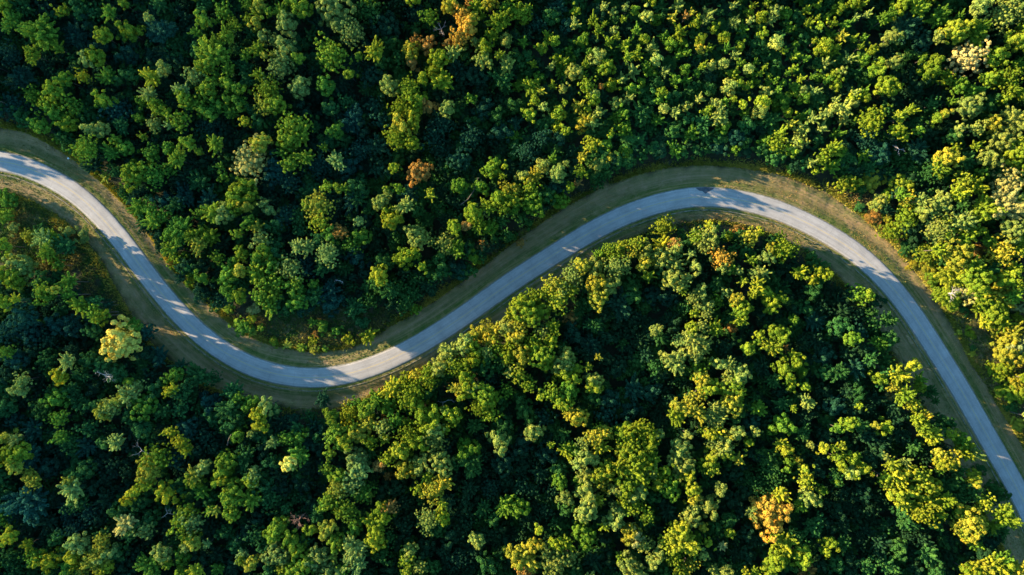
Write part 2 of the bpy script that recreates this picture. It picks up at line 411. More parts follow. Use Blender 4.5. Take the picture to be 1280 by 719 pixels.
DATA = """
T 0 0
15 25 80 y;75 150 75 v;290 240 120 v;420 355 50 y;230 400 65 y;455 75 50 y;390 105 50 g;810 95 55 v;955 230 75 y;765 265 65 y;700 425 75 y;610 570 55 Y;795 570 65 v;960 560 65 g;1115 575 75 Y;1215 510 55 l;385 675 75 y;475 590 60 v;225 695 60 v;915 20 45 y;1100 130 45 l;1190 30 60 g;1100 700 60 l;330 60 100 d;660 190 70 d;560 270 90 d;745 340 85 d;1190 230 95 d;950 410 80 d;60 410 90 d;150 580 90 d;880 600 40 g;150 40 80 g;600 60 80 g;700 90 70 g;640 450 55 l
T 213 0
110 135 50 d;235 150 60 y;190 240 45 v;385 85 75 v;470 185 55 y;415 265 65 y;575 35 55 v;630 165 45 o;570 140 40 y;725 85 50 y;820 85 55 y;860 175 80 l;650 30 60 o;640 85 45 y;685 275 40 l;765 300 55 l;300 400 110 y;330 330 55 y;240 500 70 y;165 570 75 l;420 520 55 y;520 490 40 g;555 415 45 y;640 370 60 y;695 415 35 o;485 370 55 g;660 555 50 y;420 625 50 y;335 560 45 v;270 660 80 y;75 680 65 l;565 600 55 g;500 670 50 y;850 350 80 l;905 265 30 l;800 490 110 l;770 405 35 o;945 435 45 y;975 60 75 y;1210 80 130 l;1180 400 130 y;720 665 95 y;960 650 80 l;1150 640 75 v;1265 190 60 l;1100 180 50 d;1060 560 60 d;600 250 50 g;60 480 70 d;880 20 50 y;200 380 60 g;560 520 60 g;120 20 70 d;240 20 70 g
T 426 0
70 230 105 l;200 80 110 g;330 190 110 d;245 385 75 Y;130 415 45 y;60 550 40 y;360 640 75 l;500 670 95 y;605 585 45 y;520 375 70 o;550 310 60 r;640 340 60 r;530 470 45 r;655 120 70 v;810 40 65 o;960 20 50 r;1010 45 60 y;1110 20 60 o;900 110 80 a;940 210 75 a;870 280 70 a;800 330 40 r;980 140 55 o;840 390 60 l;720 440 75 y;690 530 60 y;740 600 85 y;1050 440 80 l;1070 350 60 y;1170 160 85 y;1230 60 60 v;1120 260 55 y;1230 310 50 l;1180 410 40 Y;1235 480 60 l;1000 310 40 l;1060 120 30 y;920 420 60 g;1000 560 110 d;870 520 80 d;550 90 90 d;380 330 60 g;430 420 70 g;300 480 60 g;50 330 60 d;1200 580 80 g;230 560 90 d
T 640 0
30 50 60 y;20 110 45 y;90 110 70 y;120 60 45 y;470 80 50 y;465 175 55 l;685 45 45 l;755 85 45 l;845 55 35 l;830 140 40 y;600 155 60 y;640 230 55 y;685 180 30 y;760 225 50 l;920 80 40 v;1050 15 45 y;1000 110 65 l;1240 40 65 l;1200 130 50 o;1250 240 70 y;260 265 50 y;220 355 60 y;320 305 45 y;80 320 50 v;520 300 65 v;420 375 45 v;570 390 30 v;720 310 50 y;785 275 35 y;840 340 60 y;925 230 50 v;985 285 45 y;1035 350 70 l;930 400 65 y;860 430 50 y;1080 450 50 l;1000 485 45 v;620 430 70 l;545 480 45 y;700 505 75 y;460 540 75 l;385 455 45 y;325 440 50 y;100 430 50 g;155 480 40 y;190 580 60 v;130 640 85 y;210 680 45 o;300 640 45 y;380 665 50 l;555 640 85 y;610 700 45 l;665 645 25 r;735 640 70 y;820 590 55 l;900 530 70 l;1140 530 55 l;1240 410 45 v;1180 340 50 v;1060 620 60 g;1210 600 60 v;1110 690 45 y;890 670 60 v;970 610 50 v;60 490 50 g;290 120 80 g;400 200 60 d;330 60 80 d;180 180 80 d;290 500 40 l;770 150 40 g;530 560 50 v
T 853 0
25 115 40 r;70 90 35 o;95 160 60 y;190 100 65 l;175 150 45 l;235 200 55 y;375 45 40 l;385 165 60 l;300 275 50 y;130 295 45 y;125 360 45 o;200 355 45 y;30 385 45 v;330 360 50 v;430 340 50 y;385 410 50 l;300 470 45 l;525 40 35 Y;500 85 45 y;510 150 40 l;595 125 50 y;630 20 40 y;690 75 70 l;665 150 45 l;605 245 50 y;700 310 60 l;765 375 35 y;805 210 45 v;840 335 40 v;845 410 50 y;930 70 50 y;1010 35 35 y;1160 65 55 y;945 165 50 y;1030 190 45 y;1010 130 25 y;1125 170 45 y;1215 190 55 v;1190 265 50 o;1150 360 50 y;1060 335 65 y;985 305 30 y;1005 385 35 y;1240 435 55 l;1070 470 60 l;920 440 35 v;835 510 45 y;615 500 30 y;485 510 45 l;385 550 65 y;355 655 70 l;420 620 30 y;490 640 50 y;220 490 55 l;150 495 40 y;105 545 40 v;20 520 45 v;20 600 50 v;550 400 45 g;545 465 35 v;620 380 40 g;700 480 60 g;720 265 55 g;785 545 35 v;885 590 40 y;970 575 30 v;645 570 30 y;580 550 35 y;755 620 40 v;610 690 60 l;715 665 35 v;905 670 50 l;985 680 45 l;1130 560 60 y;1190 530 50 l;1150 630 60 y;1260 30 40 y;1100 30 40 g;1240 290 45 g;1230 90 40 g;430 470 40 v;690 600 35 v;1075 130 30 v;1270 690 35 y;270 90 40 g;440 70 50 g;200 660 60 g;90 640 50 g;1080 600 40 v
T 1066 0
50 40 55 y;110 105 40 l;20 130 40 l;380 15 45 y;350 50 50 y;490 50 75 y;300 85 45 v;240 135 55 v;640 130 80 v;650 270 50 l;780 220 100 Y;920 240 90 v;905 185 25 y;870 420 140 q 14;960 40 75 l;1130 110 100 l;1200 30 75 l;1260 120 60 l;1240 300 85 Y;1170 245 30 y;1070 420 85 y;285 275 60 l;80 280 40 v;10 285 35 y;145 370 45 y;60 345 35 y;180 520 65 y;265 640 90 y;90 680 55 v;310 460 55 l;80 450 50 v;590 500 85 y;520 440 30 v;710 590 65 y;1020 580 60 y;1150 570 105 y;1200 660 60 y;1260 700 40 y;890 690 70 v;510 310 90 d;380 200 100 d;440 550 70 d;1100 300 70 d;590 230 60 d;800 640 60 v;20 430 40 v;20 690 40 l;800 120 35 v;1250 480 60 v;480 640 70 d;430 410 45 g
T 0 120
340 60 85 y;400 140 60 v;230 15 45 v;290 220 65 v;430 315 50 v 5;500 30 50 y;540 90 70 v;500 200 70 y;620 390 100 y;660 250 50 l;740 250 65 l;760 30 65 y;850 110 110 d;1030 160 50 v;1050 40 50 v;1140 50 55 y;1200 110 60 y;1140 210 60 l;1260 210 50 l;1065 305 35 y;850 330 50 y;820 420 60 v;930 390 60 v;1120 430 70 v;980 580 110 y;1140 590 90 v;1260 400 50 v;1260 550 50 v;700 500 70 y 6;780 600 45 o 4;640 160 90 g;110 80 90 d;30 60 80 d;480 300 60 g;690 370 70 g;1050 500 50 d;900 220 60 g
T 213 120
90 20 60 y;200 60 75 y;270 120 60 v;355 70 60 v;420 20 40 y;510 50 60 v;450 120 55 v;550 190 50 Y;590 100 40 g;660 200 55 g;50 180 85 y;130 80 40 v;120 345 55 y;330 360 65 y;205 415 35 y;40 470 70 y;370 530 35 v;300 545 30 g;390 600 50 v;570 480 150 b 14.5;660 350 75 o;540 680 75 y;480 690 45 Y;700 65 90 o;770 60 80 y;900 220 120 y;870 330 85 y;960 290 80 y;880 500 80 y;830 420 50 v;1000 460 65 y;780 550 120 d;880 640 90 d;1145 385 35 y;1230 260 60 v;1190 90 60 g;1230 480 65 l;1260 150 60 d;1000 130 70 d;1160 680 50 y;1250 690 40 y;1100 520 90 d;950 90 70 d;210 640 80 g;90 610 70 d;270 220 90 d;1080 240 40 g;100 270 50 d;250 500 60 d
T 426 120
450 80 90 y;560 40 70 y;530 150 70 Y;555 220 30 Y;440 230 80 o;400 310 90 y;520 350 60 y;650 75 55 r;790 95 60 l;570 570 95 r 12.8;390 535 50 y;690 290 110 d;740 200 90 d;960 310 100 d;880 480 90 d;1180 270 80 d;1120 540 75 v;1225 525 30 y;1205 600 30 y;1240 690 60 o;880 670 60 v;1040 680 50 v;660 710 30 y;340 700 40 v;430 695 45 v;120 670 80 g;20 690 40 y;130 400 90 d;270 370 80 d;80 180 90 d;50 540 80 d;160 270 70 d;1060 100 80 d;970 20 45 v;1160 150 60 g;300 180 80 d;740 400 90 d;280 550 80 d;250 80 80 d;30 40 60 g;1270 60 40 g
T 640 120
160 30 55 y;230 80 55 l;120 140 70 y;390 50 30 y;350 130 65 y;330 230 50 y;395 255 55 y;490 75 65 o;610 20 60 y;640 120 60 l;600 200 60 l;530 190 75 o;770 50 60 l;860 20 60 l;820 120 60 v;830 240 85 v 9;735 275 35 y;590 360 80 Y;520 460 55 o;730 460 60 o 8;710 360 60 v 8;510 570 55 y;630 520 70 l;300 470 50 v;400 505 40 l;340 580 65 l;230 520 60 l;80 600 50 l;160 600 60 o;130 670 70 y;430 680 45 y;485 650 35 r 5;15 690 50 o;1130 90 45 l;1215 120 55 l;1080 180 60 v 8;1200 250 80 g 7;1220 400 75 v 6;1070 390 60 g 5;780 480 80 g 7;960 120 80 g 9;620 610 80 g 7;100 420 90 d;220 310 80 d;20 200 70 d;340 330 60 d;560 100 50 y;330 660 80 d;1100 30 50 v
T 853 120
125 20 50 l;30 75 50 l;180 110 55 y;240 50 55 l;320 40 50 v;385 25 40 y;455 60 50 y;275 150 85 l;290 240 60 v 9;590 40 65 y;570 120 60 l;790 130 50 y;805 210 50 o;735 280 70 y;700 360 75 y;890 240 70 l;860 340 85 l;820 400 70 y;970 170 50 l;1060 140 55 l;1040 240 55 l;1130 90 45 l;1150 30 45 l;1210 90 80 l;1210 180 50 l;1150 280 60 v;1120 400 80 y;1050 470 80 y;960 500 50 l;1000 560 45 y 8;610 340 60 v 9;650 410 70 g 7;800 540 35 v 4;105 400 65 g 6;260 390 70 d 6;400 310 80 d 8;470 230 70 g 9;650 180 80 g;150 200 80 g;30 170 70 g;900 20 50 v;790 40 40 g;1260 20 50 y;1010 330 60 g;1180 420 40 v;1210 650 80 Y 7
T 1066 120
20 20 40 y;95 10 40 y;20 60 30 l;145 175 110 y;350 150 55 Y;330 260 55 y;390 305 35 y;440 105 40 y;500 255 50 v;595 60 60 g;630 170 40 y;685 140 35 o;740 40 40 v;880 70 100 l;800 240 50 l;930 240 60 l;1050 200 65 o;1215 180 100 l;1130 20 50 y;925 370 45 y;770 385 35 y;700 470 85 o;650 540 70 y;1020 460 75 l;1130 330 100 l;1220 420 100 y;1200 490 50 y;1260 560 60 y;1160 640 120 b;840 640 85 Y;930 680 65 y;970 570 50 v;140 630 90 o 4;10 650 60 Y 5;350 660 80 Y 6;600 560 90 g;480 400 80 d;100 330 90 d;200 430 80 d;850 480 70 g;1000 70 80 g;1060 590 60 g;560 280 70 d;700 240 60 d;1250 340 60 Y;1020 690 50 g;240 110 70 g;750 300 60 g
T 0 240
40 60 80 v 4;20 180 60 y 4;95 265 50 l 4;10 400 50 y 6;200 330 55 o 3;310 360 75 l 5;380 340 60 y 4;500 290 45 l 2.5;600 320 50 l 2.5;340 450 60 y 6;380 500 50 y 5;430 545 45 v 6;130 570 110 l 7;20 620 70 y 8;300 280 50 g 3;500 670 65 v 9;300 680 80 g 9;470 400 80 g 4;100 660 70 y 8;960 30 60 v 6;1020 110 70 v;1110 130 60 v;1130 210 70 y;1200 180 70 v;1200 270 60 y 6;1260 330 60 v;1260 420 60 y;1230 80 80 d
T 213 240
30 100 60 g;200 150 45 v;310 150 85 y;400 160 70 l;470 100 80 y;480 30 60 y;590 40 55 y;565 105 45 o;690 85 45 l;735 135 45 l;585 230 60 v;490 310 45 y;60 280 90 v;20 220 50 g;160 330 70 y;270 330 85 y;200 390 70 o;340 490 55 y;520 460 55 y;470 510 40 v;640 270 50 o;660 360 75 l;690 440 70 y;780 250 70 g;760 410 80 g;640 520 60 v;630 610 80 y;760 550 70 v;880 570 100 l;50 490 80 y 9;120 560 80 g 8;160 640 60 y 6;420 630 80 v;510 580 50 o;500 680 80 g;690 680 60 y;780 680 70 y;940 410 60 l;1020 410 60 l;930 690 60 y;1090 100 110 o;1110 220 80 Y;1010 100 50 y;1250 300 65 r;1190 320 60 v;1160 460 95 l;970 290 60 g;960 200 70 g;1100 360 60 g;850 180 90 d;380 380 70 d;230 640 50 v;1060 690 50 v;1130 560 80 g;1000 560 90 d;280 60 80 d;100 40 80 d;230 550 60 d
T 426 240
290 80 60 l;345 15 45 l;330 140 35 y;385 125 30 y;370 210 75 Y;475 105 65 l;665 20 45 Y;130 220 50 l;420 340 50 g;550 330 90 l;620 350 60 l;480 480 75 y;410 500 40 y;560 470 50 v;600 560 45 y;280 620 75 Y;780 390 90 l;860 430 70 v;840 260 55 y;940 250 40 r;985 160 75 y;1020 240 60 y;1100 110 60 y;1210 110 65 y;1240 40 70 y;1170 50 60 y;990 490 45 v 8;1060 400 45 r 7;750 580 70 g;650 620 80 g 9;870 580 80 d 8;1250 330 50 g 6;1200 210 60 g;1110 260 60 v;110 40 70 g;150 330 70 v;70 400 65 v;80 60 80 d;320 520 70 g;470 590 70 d;500 20 80 d;780 210 60 d;110 480 80 d;270 690 80 g;560 130 60 g;730 490 50 g;940 590 60 g 7;15 290 35 r
T 640 240
20 60 50 Y;15 110 50 v;150 80 100 v;350 60 70 v 8;250 30 70 g;120 230 40 g 4;60 380 40 r 2;320 690 80 o;450 620 100 l;520 550 60 o;620 560 80 l;660 470 65 v;735 420 55 y;815 410 55 Y;930 390 70 Y;900 450 60 o;1000 440 60 l;780 480 70 y;770 560 90 l;990 530 65 o;1130 250 90 Y 10;1120 390 75 Y 10;1210 390 50 r;1110 490 75 l;1200 540 75 l;1190 640 80 l;1010 630 50 y;625 680 75 o;840 560 60 l;720 690 80 l;1220 430 60 l;880 690 80 g;540 680 80 g;1260 690 60 l;1080 580 60 g
T 853 240
205 250 50 Y;170 370 110 l;210 330 60 l;110 330 60 y;285 492 95 a;350 330 40 y 8;510 330 75 o;585 300 35 y 8;400 280 40 r 5;370 430 40 g;300 570 50 l;360 580 45 v;60 460 40 l;30 640 50 l;90 560 50 l;420 590 40 l;560 610 60 l;610 600 45 l;555 700 60 Y;455 665 40 Y;660 425 35 o;520 510 50 y;620 490 55 l;760 430 95 y;700 440 50 v;880 600 60 y;970 650 50 Y;1020 590 35 y;1085 620 40 y;960 490 50 g 7;1000 560 70 g 8;120 640 70 d;250 690 60 g;470 440 70 g;720 350 60 v 6;260 270 30 g
T 1066 240
190 80 70 l 5;255 35 45 y 5;420 60 80 o 7;410 180 120 y 7;360 20 50 v;520 60 50 l;540 130 60 l;660 90 90 l;690 210 45 y;640 280 100 l;820 220 85 l;860 310 70 y;960 290 45 y;800 10 70 y;290 290 90 y 4;420 280 50 v 4;150 190 60 r 1.5;50 110 50 g 1.5;250 200 50 o 1.5;990 130 110 y;1140 100 130 b;1230 60 60 l;1200 280 100 l;1010 370 55 v;930 430 60 r 5;1110 450 120 o;1210 370 70 y;560 460 100 Y 5;650 430 60 y;780 460 120 o;740 620 110 Y 6;900 560 80 y;930 660 110 y;1150 630 80 y;1210 590 60 y;470 440 60 g 2.5;400 420 60 g 2;560 560 60 o 3;600 650 60 y 3;1260 440 50 y;1240 690 60 y;830 370 60 y;380 470 40 o 1.5;450 540 40 o 1.5;700 330 40 y;1050 560 60 g
T 0 360
865 400 150 p 14;110 85 40 Y;20 110 60 y;300 15 60 y;320 60 70 v;490 50 60 v;390 20 40 o;580 130 65 y;680 190 70 y;740 210 55 y;150 220 110 d;60 320 110 d;210 330 100 d;430 270 80 d;540 290 80 d;40 480 60 v;110 530 80 d;340 540 75 g;490 550 60 l;430 665 60 Y;160 690 60 l;660 540 70 g;760 570 60 g;980 280 55 v;960 700 35 y;1060 330 80 d 7;1160 520 80 d 7;1240 690 50 v;530 470 60 d;870 640 70 g;250 470 70 d;690 110 60 g;600 640 60 g;50 640 60 d;690 330 60 g;350 390 70 d;1060 490 70 d;780 130 50 d 7
T 213 360
430 30 60 v;510 60 55 y;310 30 60 v 5;660 60 80 y;740 50 80 y;740 140 65 y;810 90 70 g;920 30 80 v;940 110 70 v;620 160 45 b 4;600 230 45 Y 4;545 300 60 v 3;610 330 40 o 2.5;670 300 35 y 2.5;1060 255 40 v 2;1135 290 45 v 2.5;1060 390 40 Y 2.5;1080 340 30 r 2.5;1235 325 45 v 2.5;770 405 35 y 1.5;870 425 40 o 1.2;970 445 45 y 1.2;1060 455 40 o 1.2;1150 450 35 y 1.2;500 260 50 y 2;1060 60 80 g;1200 110 80 d;1000 130 70 d;1180 30 80 d;350 130 50 o 1.5;430 150 50 y 1.8;180 660 90 g 9;30 650 60 v;60 590 60 d;300 680 60 g 7;850 160 60 g;1190 350 25 o 2
T 426 360
200 360 60 Y 7.5;40 375 45 Y 2.5;85 405 30 Y 2;555 160 45 v 3;90 150 80 g 9;210 90 70 g 9;360 15 70 g;380 120 60 d 8;30 90 60 d;150 260 50 g 5;1050 330 80 o 10;1150 320 60 o 11;1110 390 60 o 11;1245 300 75 l 12;1160 460 80 y 12;905 430 80 l;980 440 70 y;800 490 80 l;760 530 75 l;860 590 90 y;720 600 75 l;640 640 75 y;545 655 50 o;600 670 30 r;480 700 70 y 9;920 670 70 y;980 540 80 y;1080 480 60 l;1060 580 90 g;1200 570 90 g;760 650 70 g;1265 420 60 y;1260 640 50 l;1260 200 50 Y;660 700 60 y;390 710 50 v 8;1100 680 90 d;1240 510 60 y
T 640 360
160 60 70 y;70 110 75 y;110 190 105 y;200 170 80 y;330 90 100 Y;260 20 70 Y;420 20 70 Y;370 20 60 l;640 70 90 o 13;50 290 75 o;30 370 60 o;220 330 60 l;305 290 55 y;290 390 60 y;150 420 90 y;60 500 80 o;210 500 90 y;250 560 60 y;40 640 75 Y;120 690 50 v;380 560 95 l;410 640 85 y;400 510 60 l;490 600 50 y;610 690 65 l;570 590 35 Y;640 515 30 o;800 110 110 d;560 130 60 g;920 220 70 d;610 280 60 g;450 350 80 d;580 430 80 d;700 370 60 d;1070 310 45 l;1100 370 60 g;1250 400 60 l;1270 480 50 l;1220 560 80 l;1170 530 50 l;1060 590 60 g;1040 60 80 d;1160 60 80 d;1270 15 40 y;1210 270 70 d;950 400 60 d;770 600 70 d;1000 500 60 d;560 500 60 d;690 200 60 d;700 540 60 d;430 230 60 r 6;350 460 60 g;890 60 70 g
T 853 360
80 80 60 l;130 40 60 l;170 140 60 l;175 190 55 l;90 180 50 y;320 35 50 l;400 90 55 o;410 140 65 y;460 160 60 y;430 240 55 y;540 15 50 Y;600 30 50 y;515 55 40 y;660 110 75 y;745 80 50 y;70 310 60 y;140 290 55 l;240 300 60 y;350 300 45 r 7;80 400 90 l;130 440 80 l;20 400 60 l;100 490 70 l;110 600 80 v;140 680 65 o;575 355 45 y;560 400 30 v;480 450 50 y;700 330 65 y;740 360 60 y;670 440 75 Y;755 530 40 y;830 500 45 y;855 560 50 y;760 610 65 y;800 680 50 y;290 570 50 l;350 590 60 l;420 650 80 l;330 700 60 l;765 450 30 r 8;1040 150 60 d;980 240 80 d;830 240 45 v;930 160 50 g;1170 290 80 g;1270 380 60 v;970 20 60 g;1000 390 70 d;1050 500 80 d;1060 630 60 g;1170 630 70 g;890 410 60 d;590 590 70 d;570 180 60 d;680 690 60 g;300 440 70 d;890 620 50 v;1260 60 60 d;1200 190 70 d;250 100 60 v;30 140 60 g;1240 500 70 d
T 1066 360
60 50 80 v;110 50 50 y;270 240 60 g;160 260 70 g;270 390 70 g;190 410 60 v;130 530 60 g;90 460 60 d;340 660 75 Y;455 580 50 Y;205 680 50 y;510 690 50 v;250 640 50 g;150 100 70 d;720 60 90 y 5;640 30 50 y 3;740 130 45 y 4;870 40 80 b 7;1000 80 100 y 8;1080 60 100 o 8;1060 170 110 y 8;990 250 60 Y 6;1120 260 75 y 6;930 160 50 y 5;1210 60 60 v;820 160 40 g 2;1050 340 45 o 2;1140 370 40 o 2;1240 160 50 b 4;1190 350 80 o 8;1160 470 110 o 8;1130 600 60 y 6;1230 420 80 b 8;1230 690 70 o 6;1040 600 55 y 2;880 340 40 y 1.5;900 450 30 g 1.5;1100 660 60 y 3;1230 220 40 y 4;220 540 40 r 5;800 330 30 o 1.2;900 490 35 o 1.2;30 330 80 d;20 600 80 d;30 200 70 d
T 0 480
130 40 60 l;420 110 80 v;310 190 100 g;440 400 60 v;500 430 90 g;810 180 90 l;760 210 60 o;860 140 60 o;950 90 75 l;1000 30 70 l;1060 170 100 v;1250 60 50 Y;1260 360 45 Y;60 550 110 y;150 510 70 y;30 400 50 o;110 410 50 l;210 690 60 o;100 620 60 o;640 330 70 g;1050 330 75 g;850 440 65 l;1150 560 110 y;1090 660 90 o;1060 590 50 o;590 150 70 g;30 170 80 g;90 270 80 d;430 260 70 v;700 160 60 g;380 70 60 g;240 350 80 d;620 640 80 g;720 600 70 d;210 540 90 d;830 600 70 d;1200 200 70 g;520 680 60 g;350 630 80 d;960 240 60 g;30 30 60 g;1150 60 80 g;940 660 60 d;780 440 50 g;700 40 60 d;530 40 60 g;640 460 80 d
T 213 480
15 40 45 Y;10 370 45 Y;60 440 65 Y;110 490 50 y;490 110 50 v;580 150 65 v;700 175 65 l;645 230 60 Y;665 310 55 Y;595 375 35 l;500 380 50 v;760 440 50 l;860 410 60 v;950 400 60 v;945 530 85 v;875 600 60 p;920 630 25 o;1190 240 55 y;1220 370 80 y;1265 440 60 v;1185 520 50 y;1165 640 60 y;1240 690 60 y;400 590 90 y;380 680 80 y;165 690 60 o;230 630 60 l;600 700 60 l;620 640 45 l;740 580 60 g;250 400 70 d;100 340 90 d;70 60 80 g;430 190 90 g;440 310 80 g;500 260 60 g;760 210 60 g 7;830 290 60 d;1030 250 60 g 7;940 330 50 g;540 550 90 g;540 640 70 g;40 560 80 d;290 140 80 d;1000 590 60 d;800 690 70 d;450 70 80 g;680 680 60 g;320 480 70 d;200 500 60 d;690 500 70 d;1130 120 60 d 6;1100 470 60 d;60 180 80 g;1090 400 50 g
T 426 480
370 40 80 Y;530 50 100 y;490 120 90 y;570 170 75 y;180 190 80 y;270 120 80 v;340 150 75 v;60 240 100 Y 9;100 150 50 v 8;130 370 80 o;90 330 50 y;300 330 75 l;400 270 75 v;210 430 60 y;330 410 45 y;500 290 45 y;600 250 60 y;680 260 85 y;820 240 75 y;780 330 50 y;620 350 85 y;700 350 70 l;500 390 100 y;560 430 80 y;430 500 75 Y;680 430 100 l;730 600 100 l;580 600 75 l;460 630 75 o;520 660 50 o;340 560 60 y;100 570 100 l;120 650 90 l;20 430 60 Y;15 690 40 y;290 600 50 r;650 690 50 y;870 40 60 o;930 50 70 y;1060 80 90 y;1040 170 90 y;1110 230 70 y;980 30 60 l;1200 140 60 g;1180 430 80 l;930 490 85 v;960 590 90 g;1000 310 60 g;1200 320 80 g;1200 590 90 d;840 600 60 g;1050 540 60 d;640 60 70 g;350 250 60 r 8;200 300 60 o;1240 50 60 v;780 480 80 d;1130 100 60 y;200 520 60 g;770 210 40 l;350 690 50 r 6
T 640 480
120 15 55 y;290 70 75 y;215 95 45 y;380 150 75 y;430 230 55 o;490 250 75 o;420 50 80 v;600 20 60 Y;140 370 60 l;180 350 50 l;290 455 30 y;100 210 80 g;620 400 85 o;650 360 60 y;690 370 60 o;660 470 60 Y;450 490 60 v;520 560 85 l;590 560 50 l;400 500 60 y;380 370 50 g;530 440 60 l;850 360 80 y;930 330 60 y;1000 360 90 y;1010 440 80 y;870 440 90 y;900 540 100 y;820 500 60 Y;980 590 90 y;900 640 90 y;790 620 60 Y;700 650 75 Y;650 680 60 Y;1050 570 60 y;1040 660 60 l;620 690 60 Y;540 690 70 l;1250 180 65 o;1220 240 70 y;1250 470 80 l;1210 570 60 l;1250 640 80 l;1150 650 50 y;880 690 60 l;1100 700 60 y;340 640 70 g;340 710 50 v;60 130 60 g;230 250 80 d;250 520 80 d;700 230 80 d;880 200 80 d;740 590 60 g;200 660 70 d;70 440 80 d;720 120 80 d;900 40 80 d;1030 60 80 d;1180 120 60 d;600 100 60 g;790 340 50 g;1090 380 40 l;960 700 60 y
T 853 480
60 120 65 o;30 190 60 o;110 210 70 o;130 80 50 o;200 30 80 y;150 20 50 o;380 20 90 y;340 60 70 o;360 140 90 o;410 110 60 y;240 180 60 l;220 240 65 l;280 260 60 l;290 200 50 l;230 310 60 l;200 380 55 Y;260 360 60 y;400 370 60 l;230 440 55 l;300 460 75 l;280 500 60 l;320 520 55 y;210 560 60 Y;220 640 55 Y;170 610 70 v;420 570 50 o;20 530 50 l;30 600 60 l;40 680 55 Y;40 380 35 l;130 340 30 v;550 180 65 v;740 310 80 v;740 460 55 Y;775 500 45 Y;490 440 45 y;650 560 90 g;660 660 90 g;790 580 40 v;780 640 35 v;860 570 40 o;910 640 50 Y;940 690 45 Y;1050 485 40 Y;955 455 35 l;1130 480 35 y;1190 470 40 Y;1150 550 35 y;1205 545 35 y;1180 600 40 y;1260 560 45 y;1240 300 60 y;1160 330 50 v;1260 660 50 l;930 140 60 l;830 180 30 y;810 15 50 y;920 20 40 y;750 150 60 g;1130 160 80 d;500 300 80 d;620 270 60 d;900 370 60 g;1080 400 70 d;390 250 60 g;450 160 60 g;570 540 60 d;380 660 70 d;1150 690 60 g;720 60 60 d;540 100 40 g;1030 560 60 d;340 380 50 o;460 500 60 d;700 200 50 d;1050 60 70 d;550 360 45 l;920 250 60 d;1230 60 60 d;1000 650 60 d;1270 160 60 d
T 0 599
230 20 65 o;180 170 150 d 12;120 270 90 d;60 430 60 Y;190 490 50 Y;250 590 80 v;360 610 80 Y;530 80 85 l;500 20 50 o;560 170 90 g;500 250 80 d;660 260 90 d;540 380 90 d;740 300 60 d;610 490 75 l;550 490 60 l;750 470 65 o;540 585 50 Y;550 650 50 Y;720 600 90 o;780 560 80 l;750 690 60 Y;800 660 50 Y;650 600 60 o;870 550 80 g;990 100 45 Y;945 170 35 Y;1080 40 70 y;1240 110 80 Y;1200 560 70 l;1060 390 70 l;1030 170 90 g;900 240 80 g;920 340 80 b;1250 640 45 y;1110 650 90 v;1100 300 80 g;780 400 50 g;60 600 90 g;100 690 80 g;30 100 80 g;300 150 80 d;600 700 50 o;410 440 60 g;370 690 60 g;960 420 60 g;50 220 60 g;480 560 60 g;1010 560 80 d;950 640 80 d;220 330 70 d;350 320 80 d;780 160 80 d;690 60 80 d;500 660 60 v
T 213 599
160 20 60 y;220 90 60 v;60 50 60 g;380 20 50 Y;440 160 85 y;460 80 80 y;590 20 60 y;580 150 85 y;720 140 110 g;700 60 80 g;110 250 80 y;60 330 85 y;150 320 80 l;130 430 60 y;160 480 60 o;110 510 50 l;330 240 45 o;290 230 45 y;450 260 60 y;80 580 65 v;70 700 50 y;190 690 60 Y;350 680 50 v;270 490 35 l;400 400 60 g;330 380 60 d;640 430 100 g;560 400 70 d;530 570 50 l;590 630 60 o;520 610 40 y;800 360 75 y;760 410 70 y;780 560 90 l;830 590 70 l;900 470 75 y;940 540 55 y;830 680 65 Y;980 640 95 y;900 660 60 y;1110 570 75 l;1060 620 60 l;1050 380 45 y;1160 380 70 o;1230 470 65 y;1210 580 45 o;1170 170 80 y;1240 60 90 o;1140 180 50 v;1260 230 60 y;1090 270 60 g;1060 180 60 d;860 220 50 g;480 490 60 g;290 150 60 g;200 190 40 d;260 300 70 d;650 300 80 d;240 580 70 d;450 650 70 d;700 500 60 g;1160 690 70 l;1250 680 50 l;730 690 50 g;1000 470 60 g;230 400 60 d;340 560 70 d;640 560 60 d;830 60 70 d;1000 40 70 d
T 426 599
40 50 80 l;150 100 95 v;110 30 60 l;40 240 90 y;100 370 60 v;250 330 100 y;300 250 70 y;310 210 45 o;360 210 60 r;250 460 80 Y;90 520 90 l;60 600 80 l;120 640 70 l;480 610 75 y;510 540 60 l;490 690 50 Y;580 660 65 l;570 80 50 y;680 80 100 o;750 30 75 o;750 190 50 Y;640 310 100 l;750 290 60 y;700 360 90 g;1010 460 60 l;1130 300 55 g;1230 200 80 v;1060 220 60 g;920 200 70 d;850 260 70 d;470 340 80 d;630 500 80 d;820 420 80 d;920 340 80 d;1080 420 70 d;1100 640 80 g;870 600 90 d;300 90 70 d;410 60 70 d;300 570 80 g;460 180 60 d;1110 70 90 d;1260 560 45 o;10 680 50 y;680 660 60 g;1130 130 60 d;950 80 70 d;350 440 60 g;30 430 60 g;1010 560 60 d;410 290 50 d;1200 380 60 d;170 440 40 g;770 550 60 d;370 660 80 d;200 690 60 d;800 170 60 d
T 640 599
